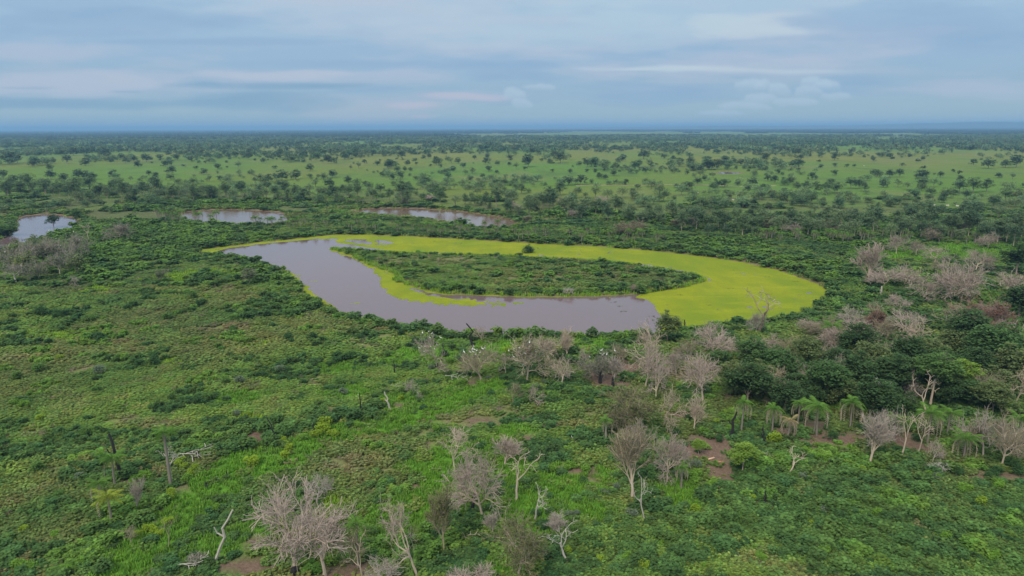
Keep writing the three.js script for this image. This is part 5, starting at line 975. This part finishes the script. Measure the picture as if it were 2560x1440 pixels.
// ------------------------------------------------------------------ birds
{
  const V = (a, b, c) => new THREE.Vector3(a, b, c), body = new Faces();
  tube([V(-.34, .42, 0), V(-.2, .47, 0), V(-.02, .52, 0), V(.14, .58, 0), V(.22, .68, 0), V(.2, .8, 0), V(.24, .92, 0), V(.31, .99, 0), V(.38, .98, 0)], [.015, .07, .12, .1, .05, .035, .032, .045, .02], 8, body);
  const bodyG = body.build(), beak = new Faces(), legs = new Faces(), wing = new Faces();
  tube([V(.37, .98, 0), V(.52, .95, 0)], [.018, .004], 5, beak);
  for (const s of [-1, 1]) { tube([V(-.02, .46, s * .04), V(0, .24, s * .045), V(-.01, 0, s * .05)], [.014, .01, .01], 4, legs); tube([V(-.36, .41, s * .07), V(-.15, .5, s * .1), V(.08, .56, s * .08)], [.015, .055, .03], 6, wing); }
  const beakG = beak.build(), legsG = legs.build(), wingG = wing.build(), white = mat([0.66, 0.66, 0.64]), yellow = mat([0.6, 0.42, 0.08]), dark = mat([0.03, 0.03, 0.03]), black = mat([0.02, 0.02, 0.022]);
  const src = new THREE.Group(); src.name = 'egret'; part('body', bodyG, white, src); part('wings', wingG, white, src); part('beak', beakG, yellow, src); part('legs', legsG, dark, src);
  const r = rng(1600), roosts = [['crooked pinkish dead tree with the burnt foot', 'egrets in the crooked pinkish dead tree', [1092, 920], '1056,832 1072,829 1080,833 1102,845 1055,868 1062,866 1070,862 1048,870 1076,866 1086,872 1068,880 1060,878 1092,862 1098,850 1075,845'], ['vase-shaped dead tree', 'egrets in the vase-shaped dead tree', [1203, 951], '1184,866 1181,872 1186,874 1183,880 1206,872 1212,870 1200,882 1176,880 1192,876 1188,886 1160,880'], ['broad greenish roost tree', 'egrets in the broad greenish roost tree', [1318, 955], '1324,856 1298,870 1286,872 1272,876 1292,890 1290,902 1301,900 1308,912 1320,898 1312,884 1330,886 1322,872 1340,880 1296,880 1284,892'], ['roost tree on a black stem', 'egrets in the roost tree on a black stem', [1500, 958], '1504,876 1510,884 1501,884 1517,886 1537,876 1474,893 1506,888'], ['whitened grove at the left edge', 'egrets in the whitened grove at the left edge', [92, 668], '122,576 184,580 22,614 85,624 12,630 66,636 92,644 28,640 130,618 152,614 70,640 40,650 174,622 198,600 106,608 16,648 140,596']];
  for (const [where, group, foot, text] of roosts) {
    const q = stand(...foot), D = Math.hypot(q.x, q.z);
    for (const s of text.split(' ')) {
      const [px, py] = s.split(',').map(Number), d = ray(px, py), hd = Math.hypot(d.x, d.z), t = (D + (r() - .5) * 3 + (where.includes('grove') ? (668 - py - 50) * .25 : 0)) / hd, o = src.clone(); o.name = numbered('egret');
      o.position.set(d.x * t, EYE + d.y * t - .4, d.z * t); o.rotation.y = r() * 6.28; o.scale.setScalar(.72 + .2 * r()); tag(o, `white egret perched in the ${where}`, 'bird', group); scene.add(o);
    }
  }
  // two storks at a nest on the ground
  const stork = (label, px, py, s, m, turn) => { const p = stand(px, py), o = root('stork', p.x, p.y, p.z, turn); tag(o, label, 'bird'); o.scale.setScalar(s); part('body', bodyG, m, o); part('wings', wingG, m === white ? white : black, o); part('neck', (() => { const f = new Faces(); tube([V(.2, .72, 0), V(.2, .8, 0), V(.24, .93, 0), V(.31, 1, 0)], [.06, .045, .04, .05], 7, f); return f.build(); })(), m, o); part('beak', beakG, dark, o); part('legs', legsG, dark, o); };
  stork('tall white stork standing on the reddish soil right of centre', 1431, 1101, .95, white, 2.4);
  stork('smaller white stork half hidden in the bushes right of the tall one', 1446, 1106, .65, white, .5);
  stork('dark stork with spread wings behind the tall white one', 1426, 1090, .95, black, 3.4);
}
// ------------------------------------------------------------------ cattle on the plain
{
  const N = 40, mc = new MarchingCubes(N, new THREE.MeshBasicMaterial(), false, false, 60000), S = 1.5;      // field spans -S..S
  const bones = [[-.75, 1.02, 0, .7, 1.0, 0, .34, .33], [.7, 1.05, 0, 1.0, 1.3, 0, .2, .15], [1.0, 1.32, 0, 1.32, 1.12, 0, .15, .09], [-.8, 1.1, 0, -.92, .6, 0, .05, .03]];
  for (const x of [-.68, .6]) for (const z of [-.2, .2]) bones.push([x, .85, z, x + .03, .06, z, .13, .06]);
  const f = mc.field;
  for (let k = 0; k < N; k++) for (let j = 0; j < N; j++) for (let i = 0; i < N; i++) {
    const p = [i, j, k].map((v) => (v / N * 2 - 1) * S), y = p[1] + 0.85; let acc = 0;
    for (const [ax, ay, az, bx, by, bz, ra, rb] of bones) { const ex = bx - ax, ey = by - ay, ez = bz - az, t = clamp(((p[0] - ax) * ex + (y - ay) * ey + (p[2] - az) * ez) / (ex * ex + ey * ey + ez * ez)), dd = Math.hypot(p[0] - ax - ex * t, y - ay - ey * t, p[2] - az - ez * t) - lerp(ra, rb, t); acc += Math.exp(-dd * 14); }
    f[i + j * N + k * N * N] = Math.log(acc + 1e-9) / 14;
  }
  mc.isolation = 0; mc.update();
  const n = mc.count, g = new THREE.BufferGeometry(), P = mc.positionArray.slice(0, n * 3); for (let i = 0; i < n; i++) { P[i * 3] *= S; P[i * 3 + 1] = P[i * 3 + 1] * S + .85; P[i * 3 + 2] *= S; }
  g.setAttribute('position', new THREE.BufferAttribute(P, 3)); g.setAttribute('normal', new THREE.BufferAttribute(mc.normalArray.slice(0, n * 3), 3));
  const white = new THREE.MeshStandardMaterial({ color: new THREE.Color().setRGB(.62, .58, .52), roughness: .8 }), horn = mat([.2, .17, .13]), hf = new Faces();
  for (const s of [-1, 1]) tube([new THREE.Vector3(1.08, 1.4, s * .1), new THREE.Vector3(1.1, 1.55, s * .2), new THREE.Vector3(1.14, 1.66, s * .18)], [.035, .025, .008], 5, hf);
  const src = new THREE.Group(); src.name = 'cow'; part('body', g, white, src); part('horns', hf.build(), horn, src);
  const r = rng(1700);
  const put = (text, label, group) => { for (const s of text.split(' ')) { const [x, y] = s.split(',').map(Number), p = stand(x, y), o = src.clone(); o.name = numbered('cow'); o.position.copy(p); o.rotation.y = r() * 6.28; o.scale.setScalar(.95); tag(o, label, 'cow', group); scene.add(o); } };
  put('1896,472 1903,473 1897,474', 'white cow by the reddish track clearing behind the belt', 'white cattle by the track clearing');
  put('2249,512 2330,515 2336,516 2368,517 2393,518 2411,519', 'white cow grazing on the open meadow at the right', 'white cattle on the right meadow');
  put('1745,484 1797,480 1832,502 2160,416 1710,405', 'lone white cow far apart on the plain among the trees', 'scattered white cattle on the plain');
}
// reddish worn ground on the plain is part of the ground's colours; scattered weed clots float on the duckweed
{
  const r = rng(1800), f = new Faces();
  for (let i = 0; i < 26; i++) {
    const px = lerp(1500, 2000, r()), py = lerp(622, 800, r()), p = at(px, py); if (shore(p.x, p.z) > -3) continue;
    for (let k = 0; k < 10; k++) randomLeaf(f, r, p.x + (r() - .5) * 2.2, .06 + r() * .06, p.z + (r() - .5) * .8, .5, tint(r, .3), .9);
  }
  const o = part('floating_weed', f.build(), leafMat([.12, .15, .03], .1), scene); tag(o, 'small dark clots of weed floating in the duckweed', 'weed', null, 'stuff');
}
renderer.render(scene, camera);
